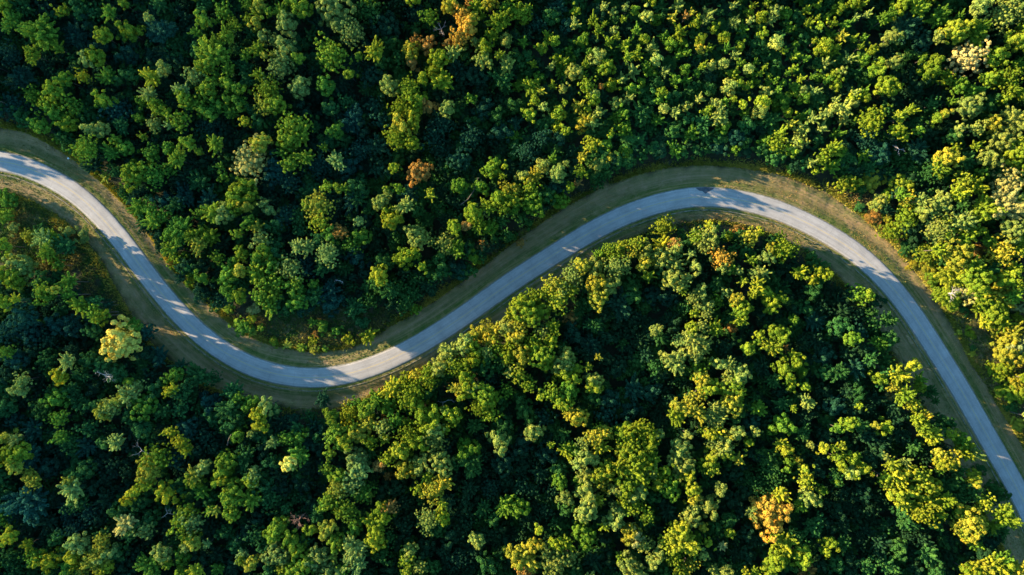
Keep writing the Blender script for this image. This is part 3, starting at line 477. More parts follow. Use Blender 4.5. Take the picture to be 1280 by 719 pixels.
90 590 100 o;160 500 60 o;30 570 80 o;100 680 70 r;330 490 60 y;400 480 60 y;260 570 80 l;310 650 110 l;420 590 80 l;540 440 90 v;500 370 50 v;550 240 90 l;545 90 80 l;560 130 50 l;520 20 70 v;640 160 50 Y;670 30 75 o;690 350 45 y;760 300 80 l;790 240 60 l;830 130 70 y;900 110 80 l;950 90 60 l;880 220 70 y;930 200 60 y;850 50 90 y;970 20 60 y;1010 280 60 y;780 80 60 l;880 410 75 o;920 430 60 b;980 500 60 l;1170 60 90 v;1090 40 50 Y;1260 460 120 Y;1160 480 90 Y;1200 580 90 y;1260 370 60 Y;1250 680 60 Y;1050 620 60 l;1090 560 60 l;870 640 85 l;810 590 50 y;920 680 70 l;390 140 55 l;350 20 60 v;200 380 45 y;310 330 50 g;400 220 60 g;40 210 80 v;140 90 80 d;70 60 70 d;300 100 70 d;970 330 60 g;1110 170 60 d;1170 240 70 d;110 320 80 d;680 440 50 d;700 580 80 d;60 440 60 d;240 240 70 d;1130 680 60 g;1040 130 60 g;250 450 50 d;600 620 80 d;560 690 60 d;900 570 60 g;470 690 60 g;1080 400 60 d
T 853 599
75 80 60 Y;80 150 50 o;40 270 60 l;90 300 55 l;100 220 40 l;190 200 80 l;280 80 50 l;150 360 45 o;10 390 50 Y;20 480 50 Y;190 480 45 y;50 650 65 o;230 680 50 l;350 400 50 y;300 500 35 b;655 262 170 a 15.5;730 120 65 Y;510 250 50 l;690 430 50 Y;760 490 85 Y;700 610 90 y;650 660 70 y;880 590 85 y;930 690 75 r 8;940 140 75 l;880 190 60 v;920 20 60 Y;860 440 70 g;980 350 80 g;1100 480 50 y;1070 540 50 y;1040 90 50 v;1140 640 60 g;560 60 90 g;660 30 80 g;340 310 60 g;480 570 70 d;570 460 60 d;400 560 60 d;1200 100 80 d;1150 250 60 d;1190 340 60 d;1200 480 60 g;160 570 45 l;250 360 60 g;460 100 60 d;360 160 70 d;430 240 60 d;470 400 60 d;1030 640 60 d;300 650 60 g;400 680 60 g;540 690 40 y;470 700 35 Y;1240 600 60 d;800 650 50 g;1150 20 40 v;110 430 50 v;90 560 50 g;320 700 50 l;1080 190 60 d;810 400 50 g;1240 690 60 d;1070 330 60 d
T 1066 480
310 20 55 o;390 80 70 y;285 100 45 b 6;445 160 60 Y;500 25 50 y;50 165 35 y;210 15 45 g;170 310 30 o;245 325 50 y;480 270 55 y;530 250 60 o;520 330 60 y;580 380 75 Y;590 420 45 y;740 380 50 y;785 350 20 l;820 430 65 v;830 500 75 y;900 530 65 l;650 520 50 o;735 580 75 o;665 595 55 Y;650 650 35 v;900 690 55 Y;295 605 55 Y;385 580 40 l;240 540 30 l;330 690 75 Y;410 650 65 Y;500 690 75 Y;250 700 50 y;20 560 50 y;30 620 50 y;75 640 50 Y;15 680 45 Y;620 130 35 g 4;570 60 60 g 7;680 280 60 g 7;100 390 70 d;170 120 70 d;60 310 60 g;450 480 60 g;30 60 60 g;330 250 60 d;350 380 70 d;170 500 70 d;720 310 50 g 6;230 430 60 d;960 640 40 g 2;1200 60 90 y 3;1110 50 50 y 1.5;1240 300 60 o 1.5;1190 170 60 g 1.5;1270 40 60 Y 5;560 550 60 d;120 560 60 d;640 350 50 g;300 180 60 d;110 180 60 d;780 660 60 g;10 200 60 d
T 1066 599
250 20 60 Y;350 30 75 Y;330 120 75 Y;380 170 60 Y;440 100 55 Y;550 50 95 Y;540 150 75 Y;610 80 50 Y;600 190 55 Y;690 160 65 y;520 260 95 Y;470 200 50 y;660 265 45 y;880 340 130 o;850 390 70 Y;770 350 45 o;990 190 75 Y;915 20 50 o;1140 290 90 y;1045 350 50 y;920 490 70 v 6;370 260 60 g;400 330 70 g;630 350 50 g;700 40 80 g;800 50 60 g;920 680 80 Y;1060 650 80 Y;860 690 60 y;1130 620 80 v;1170 640 45 y;1260 680 60 o;1000 680 60 o;800 150 60 g;810 240 50 v;1060 80 60 g 5;1110 130 60 g 4;1110 390 60 g 5;120 220 70 d;60 100 70 d;180 130 60 d;120 650 70 g;270 660 70 g;340 520 70 g;560 560 80 g;420 440 60 d;50 460 60 d;200 480 70 d;30 300 70 d 5;720 480 60 d 5;620 690 60 g;470 680 60 d;790 620 70 g 5;640 640 50 g;900 110 60 g;520 380 50 d;1030 480 60 d 4;700 590 60 d 5;1010 130 50 g 5;520 460 60 d;190 570 60 d
"""

# ------------------------------------------------------------------ trees
TINT = {  # leaf colours; the dark green also has shade of low crowns mixed in
 'g': (0.034, 0.098, 0.022), 'd': (0.018, 0.062, 0.032), 'v': (0.086, 0.165, 0.016), 'y': (0.145, 0.198, 0.015),
 'l': (0.178, 0.220, 0.042), 'Y': (0.200, 0.230, 0.018), 'o': (0.235, 0.225, 0.022), 'r': (0.260, 0.150, 0.035), 'b': (0.270, 0.265, 0.078),
 'a': (0.480, 0.270, 0.034), 'p': (0.520, 0.480, 0.095), 'q': (0.420, 0.330, 0.110)}
CWORD = {'g': 'mid-green', 'd': 'dark green', 'v': 'bright green', 'y': 'yellow-green', 'l': 'pale sage-green',
         'Y': 'lemon-yellow', 'o': 'golden-green', 'r': 'rusty brown', 'b': 'sage-buff', 'a': 'amber-orange', 'p': 'pale straw-yellow', 'q': 'pale tan'}

def unit(v):
    return v / np.linalg.norm(v, axis=-1, keepdims=True)

def quads(P, Nn, size, r):
    n = len(P)
    a = unit(np.cross(Nn, r.normal(size=(n, 3))))
    b = np.cross(Nn, a)
    s = size * r.uniform(0.55, 1.35, (n, 1))
    e = s * r.uniform(0.55, 0.95, (n, 1))
    V = np.stack([P - a * s, P - b * e + a * s * 0.15, P + a * s, P + b * e + a * s * 0.15], 1)
    return V

def crown_mesh(name, seed, style, nl, nq, leaf, vz, trunk=False):
    r = np.random.default_rng(seed)
    i = np.arange(nl) + 0.5
    zz = 1 - i / nl * 1.25                                  # 1 .. -0.25
    az = i * 2.39996 + r.uniform(0, 6.28)
    rad = np.sqrt(np.clip(1 - zz ** 2, 0, 1))
    dirs = np.c_[np.cos(az) * rad, np.sin(az) * rad, zz] + r.normal(0, 0.13, (nl, 3))
    dirs = unit(dirs)
    azd = np.arctan2(dirs[:, 1], dirs[:, 0])
    ph = r.uniform(0, 6.28, 3)
    mod = 1 + 0.17 * np.sin(2 * azd + ph[0]) + 0.16 * np.sin(3 * azd + ph[1]) + 0.11 * np.sin(5 * azd + ph[2])
    PP = []; NN = []; VV = []
    if style in ('round', 'dense', 'gappy'):
        lo, hi = {'round': (0.52, 0.95), 'dense': (0.70, 0.84), 'gappy': (0.45, 1.0)}[style]
        dist = r.uniform(lo, hi, nl) * mod
        lr = {'round': 0.80, 'dense': 1.0, 'gappy': 0.56}[style] * np.sqrt(1.0 / nl) * r.uniform(0.75, 1.3, nl) * 1.45
        cen = dirs * dist[:, None] * np.array([1, 1, vz])
        if style == 'gappy':
            keep = r.random(nl) > 0.12
        else:
            keep = np.ones(nl, bool)
        for k in range(nl):
            if not keep[k]: continue
            u = unit(r.normal(size=(nq * 2, 3)))
            u = u[(u @ dirs[k] > -0.25) | (r.random(len(u)) < 0.15)][:nq]
            p = cen[k] + u * lr[k] * r.uniform(0.6, 1.08, (len(u), 1)) * np.array([1, 1, 0.9])
            nn = unit(u * 0.75 + dirs[k] * 0.3 + r.normal(0, 0.38, u.shape))
            PP.append(p); NN.append(nn); VV.append(np.clip(r.normal(0.5, 0.2) + r.normal(0, 0.10, len(u)), 0, 1))
    elif style == 'star':
        # boughs that radiate from the stem and end in pointed sprays
        for k in range(nl):
            d = dirs[k].copy(); d[2] = abs(d[2]) * 0.75 + 0.1; d = unit(d)
            L = r.uniform(0.75, 1.1) * mod[k]
            tt = r.uniform(0.25, 1.0, nq) ** 0.7
            wob = unit(np.cross(d, r.normal(size=3))) * 0.08
            p = d * L * tt[:, None] * np.array([1, 1, vz]) + wob * np.sin(tt * 3.1)[:, None]
            sp = 0.17 * (1.15 - tt)[:, None] + 0.03
            u = unit(r.normal(size=(nq, 3)))
            p += u * sp
            nn = unit(u * 0.8 + np.array([0, 0, 0.45]) + d * 0.2 + r.normal(0, 0.35, u.shape))
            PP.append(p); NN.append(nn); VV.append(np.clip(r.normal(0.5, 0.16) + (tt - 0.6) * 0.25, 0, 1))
    # inner leaves so that the crown has a body
    ni = int(nl * nq * 0.22)
    u = unit(r.normal(size=(ni, 3)))
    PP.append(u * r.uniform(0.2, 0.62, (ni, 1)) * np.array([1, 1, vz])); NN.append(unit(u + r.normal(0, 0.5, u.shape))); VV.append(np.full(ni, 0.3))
    Pn, Nn, Vn = np.concatenate(PP), np.concatenate(NN), np.concatenate(VV)
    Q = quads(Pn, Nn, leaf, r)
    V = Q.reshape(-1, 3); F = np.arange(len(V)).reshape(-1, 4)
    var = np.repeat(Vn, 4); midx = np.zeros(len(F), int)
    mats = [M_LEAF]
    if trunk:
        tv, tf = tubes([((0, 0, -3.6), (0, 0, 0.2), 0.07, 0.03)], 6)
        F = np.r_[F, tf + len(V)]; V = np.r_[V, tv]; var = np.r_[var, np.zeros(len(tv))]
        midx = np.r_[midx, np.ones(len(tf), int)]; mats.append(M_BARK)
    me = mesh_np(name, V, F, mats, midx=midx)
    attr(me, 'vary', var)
    return me

def tubes(segs, k=6):
    V = []; F = []
    for a, b, r0, r1 in segs:
        a = np.array(a, float); b = np.array(b, float)
        d = b - a; d /= np.linalg.norm(d) + 1e-9
        u = np.cross(d, [0.3, 1, 0.2]); u /= np.linalg.norm(u); v = np.cross(d, u)
        th = np.arange(k) * 2 * math.pi / k
        ring = np.cos(th)[:, None] * u + np.sin(th)[:, None] * v
        s = len(V) * 0 + sum(len(x) for x in V)
        V.append(a + ring * r0); V.append(b + ring * r1)
        for i in range(k):
            j = (i + 1) % k
            F.append((s + i, s + j, s + k + j, s + k + i))
    return np.concatenate(V), np.array(F)

def trunk_mesh(name, seed):
    """unit height stem with limbs that spread to about one crown radius"""
    r = np.random.default_rng(seed)
    segs = []
    p = np.array([0, 0, -0.02]); rr = 0.085
    for i in range(5):
        q = p + np.array([r.normal(0, 0.03), r.normal(0, 0.03), 0.19])
        segs.append((p, q, rr, rr * 0.82)); p, rr = q, rr * 0.82
        if i >= 2:
            for _ in range(2):
                a = r.uniform(0, 6.28); L = r.uniform(0.4, 0.75)
                m1 = q + np.array([math.cos(a) * L * 0.5, math.sin(a) * L * 0.5, 0.05])
                e = q + np.array([math.cos(a + 0.2) * L, math.sin(a + 0.2) * L, 0.13])
                segs.append((q, m1, rr * 0.6, rr * 0.4)); segs.append((m1, e, rr * 0.4, rr * 0.15))
    V, F = tubes(segs, 6)
    return mesh_np(name, V, F, [M_BARK], smooth=True)

KINDS = {}   # size class -> list of (mesh for a part, mesh with stem for the mass of trees, vertical factor)
spec = {
 'big':   [('round', 80, 120, 0.042, 1.0), ('gappy', 210, 50, 0.038, 1.0), ('gappy', 170, 58, 0.038, 1.1), ('round', 70, 135, 0.042, 0.95), ('gappy', 240, 44, 0.037, 1.0)],
 'bigstar': [('star', 64, 160, 0.040, 1.0), ('star', 80, 130, 0.040, 0.9)],
 'mid':   [('round', 36, 100, 0.064, 1.2), ('gappy', 84, 46, 0.056, 1.2), ('round', 30, 115, 0.064, 1.3), ('gappy', 70, 52, 0.058, 1.1), ('round', 42, 88, 0.062, 1.2)],
 'midstar': [('star', 32, 125, 0.058, 1.3), ('star', 40, 100, 0.056, 1.1), ('star', 28, 135, 0.060, 1.4)],
 'small': [('round', 16, 80, 0.100, 1.5), ('gappy', 22, 56, 0.094, 1.5), ('star', 16, 96, 0.09, 1.7), ('gappy', 18, 66, 0.098, 1.3), ('star', 14, 105, 0.09, 1.5), ('gappy', 24, 52, 0.094, 1.7), ('round', 13, 95, 0.10, 1.7)],
 'sapling': [('gappy', 14, 80, 0.098, 2.0), ('star', 12, 100, 0.088, 2.2), ('round', 11, 95, 0.10, 2.0), ('gappy', 17, 66, 0.095, 1.8), ('star', 15, 90, 0.088, 1.9)],
}
sd = 100
MASS = bpy.data.collections.new("mass_tree_sources")     # not linked to the scene: only read by the tree mass
mass_index = {}
cnt = 0
for key, lst in spec.items():
    KINDS[key] = []
    for st, nl, nq, lf, vz in lst:
        sd += 1
        a = crown_mesh("crown_" + key, sd, st, nl, nq, lf, vz)
        b = crown_mesh("mass_" + key, sd, st, nl, nq, lf, vz, trunk=True)
        ob = bpy.data.objects.new("mass_%02d" % cnt, b)
        MASS.objects.link(ob)
        KINDS[key].append((a, cnt, vz)); cnt += 1
TRUNKS = [trunk_mesh("trunk", 300 + i) for i in range(5)]

TREES = []   # px, py, radius px, code, height
ox = oy = 0
for line in DATA.strip().splitlines():
    if line[0] == 'T':
        _, ox, oy = line.split(); ox = int(ox); oy = int(oy); continue
    for e in line.split(';'):
        p = e.split()
        TREES.append([ox + float(p[0]) / 5.98, oy + float(p[1]) / 5.98, float(p[2]) / 5.98, p[3], float(p[4]) if len(p) > 4 else None])

PXM = 1280 / WID
def plantation(x, y, r):
    return x > 640 and y < 215 and x < 1090 and r < 15

allt = []    # dicts
for (px, py, rp, c, h) in TREES:
    pl = plantation(px, py, rp)
    rm = rp / PXM * (0.92 if pl else 1.08)
    if h is None:
        base = {'y': 13.2, 'l': 13.2, 'o': 13.4, 'r': 12.0, 'b': 13.6, 'Y': 13.5, 'a': 13.4, 'p': 14.0, 'q': 14.0, 'v': 12.0, 'g': 10.2, 'd': 8.6}[c]
        if pl:
            base = 11.2 if c in 'ylorbYapq' else (10.4 if c == 'v' else 8.6)
        h = base + (rm - 2.8) * 0.7 + random.uniform(-0.8, 0.8)
    if 560 < px < 740 and 170 < py < 335: h += 2.2
    if px < 150 and 325 < py < 470: h += 2.5
    if px < 130 and 285 < py <= 325: h *= 1.75
    if px < 130 and 300 < py < 400: h += 1.5
    if 1040 < px < 1215 and 370 < py < 600 and h > 5 and py > (px - 1040) * 1.45 + 345: h += 1.5
    if c in 'dg' and ((150 <= px < 330 and 400 < py < 540) or (px > 990 and py > 330 and h > 5)): h += 0.8
    listed_low = h < 4.6
    px2 = px + rp * 0.10
    kind = 'shrub' if listed_low else ('young_tree' if pl else ('autumn_tree' if c in 'orbYapq' and rp > 7.4 else 'broadleaf_tree'))
    allt.append(dict(px=px2, py=py, rp=rp, r=rm, h=h, c=c, kind=kind, fill=False))

# ---- low and dark infill between the trees read from the picture, and forest outside the frame
cell = 11.0
grid = {}
for t in allt:
    grid.setdefault((int(t['px'] // 30), int(t['py'] // 30)), []).append(t)
def free(px, py, rad):
    gi, gj = int(px // 30), int(py // 30)
    for i in range(gi - 2, gi + 3):
        for j in range(gj - 2, gj + 3):
            for t in grid.get((i, j), ()):
                if math.hypot(t['px'] - px, t['py'] - py) < t['rp'] * 0.62 + rad:
                    return False
    return True
fill = []
rr = random.Random(11)
for _ in range(10000):
    px, py = rr.uniform(-245, 1400), rr.uniform(-110, 830)
    outside = px < -6 or px > 1286 or py < -6 or py > 725
    rad = rr.uniform(7, 13) if not outside else rr.uniform(9, 20)
    if not free(px, py, rad * 0.45 if not outside else rad * 0.6): continue
    fill.append((px, py, rad, outside))
    t = dict(px=px, py=py, rp=rad)
    grid.setdefault((int(px // 30), int(py // 30)), []).append(t)
FP = np.array([(gx(f[0], 6), gy(f[1], 6)) for f in fill])
FD, FA = road_coord(FP)
fn, fs = verge_limits(FA)
for (px, py, rad, outside), D0, a, b in zip(fill, FD, fn, fs):
    rm = rad / PXM
    if D0 < a + rm * 0.8 + 1.0 and D0 > b - rm * 0.8 - 1.0: continue
    if 300 < px < 500 and 360 < py < 450: continue                      # weedy hollow above the left bend
    if -5 < px < 150 and 235 < py < 345: continue                       # open rough ground at the left
    if px < 0 and 172 < py < 385: continue
    if 1130 < px < 1300 and 330 < py < 600 and not outside and D0 > 0: continue
    if 95 < px < 185 and 300 < py < 400: continue
    if outside:
        c = rr.choice('yyylvgggdo'); h = rr.uniform(9.5, 13.5) + (3.5 if px < -15 and 60 < py < 175 else 0)
    else:
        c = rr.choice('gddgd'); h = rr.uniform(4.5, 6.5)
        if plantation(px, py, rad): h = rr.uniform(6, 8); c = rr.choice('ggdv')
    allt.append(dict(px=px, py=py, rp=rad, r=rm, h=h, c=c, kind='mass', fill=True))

# ---- leafy understorey beneath and between the crowns
ru_ = random.Random(23)
us = []
x = -215.0
while x < 205:
    y = -135.0
    while y < 135:
        us.append((x + ru_.uniform(-1.6, 1.6), y + ru_.uniform(-1.6, 1.6))); y += 3.9
    x += 3.9
US = np.array(us); UD, UA = road_coord(US); un, us_ = verge_limits(UA)
for (x, y), D0, a, b in zip(us, UD, un, us_):
    rm = ru_.uniform(1.8, 3.1)
    if b - rm - 0.3 < D0 < a + rm + 0.3: continue
    px, py = x / WID * 1280 + 640, -y / WID * 1280 + 359.5
    if 300 < px < 500 and 370 < py < 450: continue
    if px < 150 and 225 < py < 345: continue
    if 1100 < px < 1400 and 300 < py < 620 and D0 > 0: continue
    if 95 < px < 180 and 300 < py < 395: continue
    if 1040 < px < 1130 and 225 < py < 320: continue
    edge = min(abs(D0 - a), abs(D0 - b)) < 9
    h = (ru_.uniform(6.2, 9.6) if px < 770 or (py > 370 and D0 < 0) else ru_.uniform(4.8, 7.2)) if edge else ru_.uniform(3.6, 6.2)
    if 640 < px < 1090 and py < 195: h -= 1.2
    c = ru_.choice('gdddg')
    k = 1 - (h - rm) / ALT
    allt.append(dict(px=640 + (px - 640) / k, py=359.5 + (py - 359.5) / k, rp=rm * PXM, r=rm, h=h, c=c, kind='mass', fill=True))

# ---- only the 300 that show largest of each kind are separate things, the others are one mass
for kind in ('broadleaf_tree', 'young_tree', 'autumn_tree', 'shrub'):
    L = sorted([t for t in allt if t['kind'] == kind], key=lambda t: -t['rp'])
    for t in L[300:]:
        t['kind'] = 'mass'
        t['fill'] = True

def shape_for(t, rnd):
    rp = t['rp']
    right = t['px'] > 1000 and t['py'] > 230 or (t['px'] > 940 and t['py'] > 400)
    leftf = t['px'] < 270 and t['py'] < 330
    if plantation(t['px'], t['py'], rp) and t['kind'] != 'shrub' and rp < 12.5: pool = ['sapling']
    elif t['kind'] == 'shrub': pool = ['small' if rp < 9 else 'mid']
    elif rp > 14.5: pool = ['bigstar', 'big', 'big'] if (right or leftf) else ['big', 'big', 'big', 'big', 'bigstar']
    elif rp > 8.8: pool = ['midstar', 'mid'] if (right or leftf) else ['mid', 'mid', 'mid', 'midstar']
    else: pool = ['small']
    return rnd.choice(KINDS[rnd.choice(pool)])

def tint_for(t, rnd):
    c = TINT[t['c']]
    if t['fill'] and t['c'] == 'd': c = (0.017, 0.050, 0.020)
    k = rnd.uniform(0.85, 1.3); w = rnd.uniform(-0.09, 0.07)
    if t['c'] in 'gdvylo':
        if t['px'] < 460: c = (c[0] * 0.82, c[1] * 0.98, c[2] * 1.3)       # greener, cooler leaf tint on the left
        if plantation(t['px'], t['py'], t['rp']): k *= 1.18
    return [c[0] * k * (1 + w), c[1] * k, c[2] * k * (1 - w), 1.0]

rnd = random.Random(5)
single, mass = [], []
for t in allt:
    me_, idx, vz = shape_for(t, rnd)
    t['mesh'], t['idx'], t['tint'] = me_, idx, tint_for(t, rnd)
    slim = 1.12
    if t['kind'] == 'shrub': slim = 0.62
    rv = t['r'] * vz * slim
    if rv > t['h'] * 0.52: slim *= t['h'] * 0.52 / rv; rv = t['h'] * 0.52
    t['slim'] = slim
    t['zc'] = t['h'] - rv * 0.95
    hz = t['h'] - rv * 0.6
    t['x'], t['y'] = gx(t['px'], hz), gy(t['py'], hz)
    t['rr'] = t['r'] * (1 - hz / ALT)
    t['rot'] = rnd.uniform(0, 6.283)
    (mass if t['kind'] == 'mass' else single).append(t)

# ---- labels that single each tree out: look + direction from the nearest thing one can find
MARKS = [
 (306,202,"the wide sage-buff crown"),(577,28,"the top rust-orange tree"),(521,215,"the orange-brown lone tree"),
 (143,427,"the pale lemon left crown"),(1211,70,"the wide upper-right buff crown"),(964,641,"the big lower orange crown"),
 (368,656,"the reddish bare snag"),(120,474,"the bleached forked snag"),(458,419,"the lone lemon verge bush"),
 (829,285,"the tall lemon roadside tree"),(901,322,"the round orange roadside crown"),(747,372,"the golden diagonal-road crown"),
 (1150,618,"the broad spiky lemon tree"),(371,572,"the green-and-straw crown pair"),(731,672,"the square bright green crown"),
 (1262,228,"the right-edge buff crown"),(881,237,"the road's dark tar patch"),(1214,133,"the pale lobed upper-right tree"),
 (50,42,"the lobed top-left bright tree"),(1123,186,"the upper-right grey branches"),(513,63,"the top golden-rust pair"),
 (780,570,"the huge speckled lower crown"),(1280,640,"the road's right end"),(0,199,"the road's left end"),
 (385,473,"the left bend's bottom"),(640,367,"the diagonal road's middle"),(1060,305,"the right bend's sunlit start"),
 (0,0,"the top-left corner"),(1280,0,"the top-right corner"),(0,719,"the bottom-left corner"),(210,641,"the lower-left forked branches"),
 (178,563,"the long grey left boughs"),(500,537,"the broad yellow-green lower crown"),(533,650,"the pale lower-middle crown"),
 (406,45,"the top sage crown"),(750,540,"the orange-tipped lower crown"),(893,60,"the top-right orange saplings"),
 (640,715,"the bottom edge's centre"),(850,0,"the sapling wood's top edge"),(1052,30,"the sapling wood's top right"),
 (840,460,"the dark hollow right of centre"),(595,245,"the bare curved trunk"),(725,190,"the sapling wood's lower edge"),
 (1035,195,"the sapling wood's lower tip"),(250,60,"the feathery upper-left wood"),(1070,560,"the dark lower-right wood"),
 (200,330,"the first curve's outer edge"),(330,330,"the wood above left bend"),(90,300,"the far-left rough meadow"),
 (440,250,"the dark upper-centre wood"),(1200,390,"the bank right of road"),(1000,420,"the small lemon crowns")]
DIRS = ['right of', 'above-right of', 'above', 'above-left of', 'left of', 'below-left of', 'below', 'below-right of']
ORD = ['nearest', 'second', 'third', 'fourth', 'fifth', 'sixth', 'seventh', 'eighth', 'ninth', 'tenth', 'eleventh', 'twelfth']
def size_word(t):
    rp = t['rp']
    return 'very large' if rp > 18 else 'large' if rp > 14 else 'medium' if rp > 10.5 else 'small' if rp > 7.5 else 'tiny'
NOUN = {'broadleaf_tree': 'tree', 'young_tree': 'slim sapling', 'autumn_tree': 'tree', 'shrub': 'bush'}
bins = {}
for t in single:
    best = min(MARKS, key=lambda m: math.hypot(m[0] - t['px'], m[1] - t['py']))
    dx, dy = t['px'] - best[0], best[1] - t['py']
    dist = math.hypot(dx, dy)
    if dist < 9: where = 'at'
    else: where = DIRS[int(round(math.degrees(math.atan2(dy, dx)) / 45.0)) % 8]
    key = (size_word(t), CWORD[t['c']], NOUN[t['kind']], where, best[2])
    bins.setdefault(key, []).append((dist, id(t), t))
used = set()
for key, L in bins.items():
    L.sort(key=lambda q: q[0])
    sz, cw, nn, where, mk = key
    for i, (_, _, t) in enumerate(L):
        if len(L) == 1:
            lab = "%s %s %s %s %s" % (sz, cw, nn, where, mk)
        else:
            lab = "%s %s %s %s %s, %s out" % (sz, cw, nn, where, mk, ORD[min(i, 11)])
        lab = lab.replace('nearest out', 'nearest to it')
        t['label'] = lab.replace(' at the', ' beside the') if where == 'at' else lab

GROUPS = {'broadleaf_tree': 'green trees of the forest', 'young_tree': 'slim young trees packed above the right bend',
          'autumn_tree': 'trees turning yellow, orange or rust in the forest', 'shrub': 'bushes on the road banks'}
zs = None
SP = np.array([(t['x'], t['y']) for t in allt]); SD, SA = road_coord(SP)
SZ = ground_z(SD, SA, SP[:, 0], SP[:, 1])
for t, z in zip(allt, SZ): t['z'] = float(z)

for t in single:
    root = bpy.data.objects.new(t['kind'], None)
    root.empty_display_size = 0.5
    C.objects.link(root)
    root.location = (t['x'], t['y'], t['z'])
    root.rotation_euler.z = t['rot']
    describe(root, t['label'], 'bush' if t['kind'] == 'shrub' else 'tree', GROUPS[t['kind']])
    cr = link('crown', t['mesh'], root)
    cr.location = (0, 0, t['zc']); cr.scale = (t['rr'], t['rr'], t['rr'] * t['slim'])
    cr['tint'] = t['tint']
    tk = link('trunk' if t['kind'] != 'shrub' else 'stem', rnd.choice(TRUNKS), root)
    tw = min(t['rr'], 3.2) * (0.9 if t['kind'] != 'shrub' else 0.5)
    tk.scale = (tw, tw, t['zc'] * 1.02 + 0.1)

# ---- the rest of the forest: one object that scatters whole trees
pts = np.array([(t['x'], t['y'], t['z'] + t['zc']) for t in mass])
me = bpy.data.meshes.new("forest_mass")
me.vertices.add(len(pts)); me.vertices.foreach_set("co", pts.astype(np.float32).ravel())
attr(me, 'tint', [t['tint'] for t in mass], 'FLOAT_COLOR')
attr(me, 'scl', [(t['rr'], t['rr'], t['rr'] * t['slim']) for t in mass], 'FLOAT_VECTOR')
attr(me, 'rotz', [(0, 0, t['rot']) for t in mass], 'FLOAT_VECTOR')
attr(me, 'pick', [t['idx'] for t in mass], 'INT')
fo = link("forest_mass", me); fo['kind'] = 'stuff'
describe(fo, "dense mass of small shaded trees filling the forest between the larger crowns", "forest")
ng = bpy.data.node_groups.new("scatter_trees", 'GeometryNodeTree')
ng.interface.new_socket("Geometry", in_out='INPUT', socket_type='NodeSocketGeometry')
ng.interface.new_socket("Geometry", in_out='OUTPUT', socket_type='NodeSocketGeometry')
gi, go = ng.nodes.new("NodeGroupInput"), ng.nodes.new("NodeGroupOutput")
ci = ng.nodes.new("GeometryNodeCollectionInfo")
ci.inputs['Collection'].default_value = MASS
ci.inputs['Separate Children'].default_value = True
ci.inputs['Reset Children'].default_value = True
ip = ng.nodes.new("GeometryNodeInstanceOnPoints")
ip.inputs['Pick Instance'].default_value = True
m2p = ng.nodes.new("GeometryNodeMeshToPoints")
def named(nm, typ):
    n = ng.nodes.new("GeometryNodeInputNamedAttribute"); n.data_type = typ; n.inputs['Name'].default_value = nm
    return [o for o in n.outputs if o.enabled][0]
ng.links.new(gi.outputs[0], m2p.inputs[0]); ng.links.new(m2p.outputs[0], ip.inputs['Points'])
ng.links.new(ci.outputs[0], ip.inputs['Instance'])
ng.links.new(named('pick', 'INT'), ip.inputs['Instance Index'])
ng.links.new(named('scl', 'FLOAT_VECTOR'), ip.inputs['Scale'])
e2r = ng.nodes.new("FunctionNodeEulerToRotation")
ng.links.new(named('rotz', 'FLOAT_VECTOR'), e2r.inputs[0]); ng.links.new(e2r.outputs[0], ip.inputs['Rotation'])
ng.links.new(ip.outputs[0], go.inputs[0])
md = fo.modifiers.new("scatter", 'NODES'); md.node_group = ng
print("single", len(single), "mass", len(mass))

# ------------------------------------------------------------------ grass, weeds, undergrowth
def tufts(name, X, Y, Hh, col, lean=0.35, blades=3, width=0.10, vary=0.25, seed=1):
    """each tuft is a few upright tapered blades"""
    r = np.random.default_rng(seed)
    X = np.repeat(X, blades); Y = np.repeat(Y, blades); Hh = np.repeat(Hh, blades) * r.uniform(0.6, 1.25, len(X))
    col = np.repeat(col, blades, axis=0)
    X = X + r.normal(0, 0.16, len(X)); Y = Y + r.normal(0, 0.16, len(X))
    P = np.c_[X, Y]; D, A = road_coord(P); Z = ground_z(D, A, X, Y)
    a = r.uniform(0, 6.28, len(X)); w = width * r.uniform(0.6, 1.4, len(X))
    lx, ly = r.normal(0, lean, len(X)) * Hh, r.normal(0, lean, len(X)) * Hh
    b0 = np.c_[X - np.cos(a) * w, Y - np.sin(a) * w, Z - 0.03]
    b1 = np.c_[X + np.cos(a) * w, Y + np.sin(a) * w, Z - 0.03]
    tp = np.c_[X + lx, Y + ly, Z + Hh]
    V = np.stack([b0, b1, tp], 1).reshape(-1, 3)
    me = mesh_np(name, V, np.arange(len(V)).reshape(-1, 3), [M_BLADE])
    attr(me, 'own', np.c_[np.repeat(col, 3, axis=0), np.ones(len(V))], 'FLOAT_COLOR')
    attr(me, 'vary', np.repeat(np.clip(r.normal(0.5, vary, len(X)), 0, 1), 3))
    return me

def sample_verge(n, seed, lo=2.9, margin=0.3):
    r = np.random.default_rng(seed)
    A = r.uniform(2, ARC[-1] - 2, n); D = r.uniform(-16, 20, n)
    X = np.interp(A, ARC, CL[:, 0]) + np.interp(A, ARC, NM[:, 0]) * D
    Y = np.interp(A, ARC, CL[:, 1]) + np.interp(A, ARC, NM[:, 1]) * D
    a, b = verge_limits(A)
    k = (np.abs(D) > lo + r.random(n) * 0.35) & (D < a + margin) & (D > b - margin)
    return X[k], Y[k], D[k], A[k], a[k], b[k]

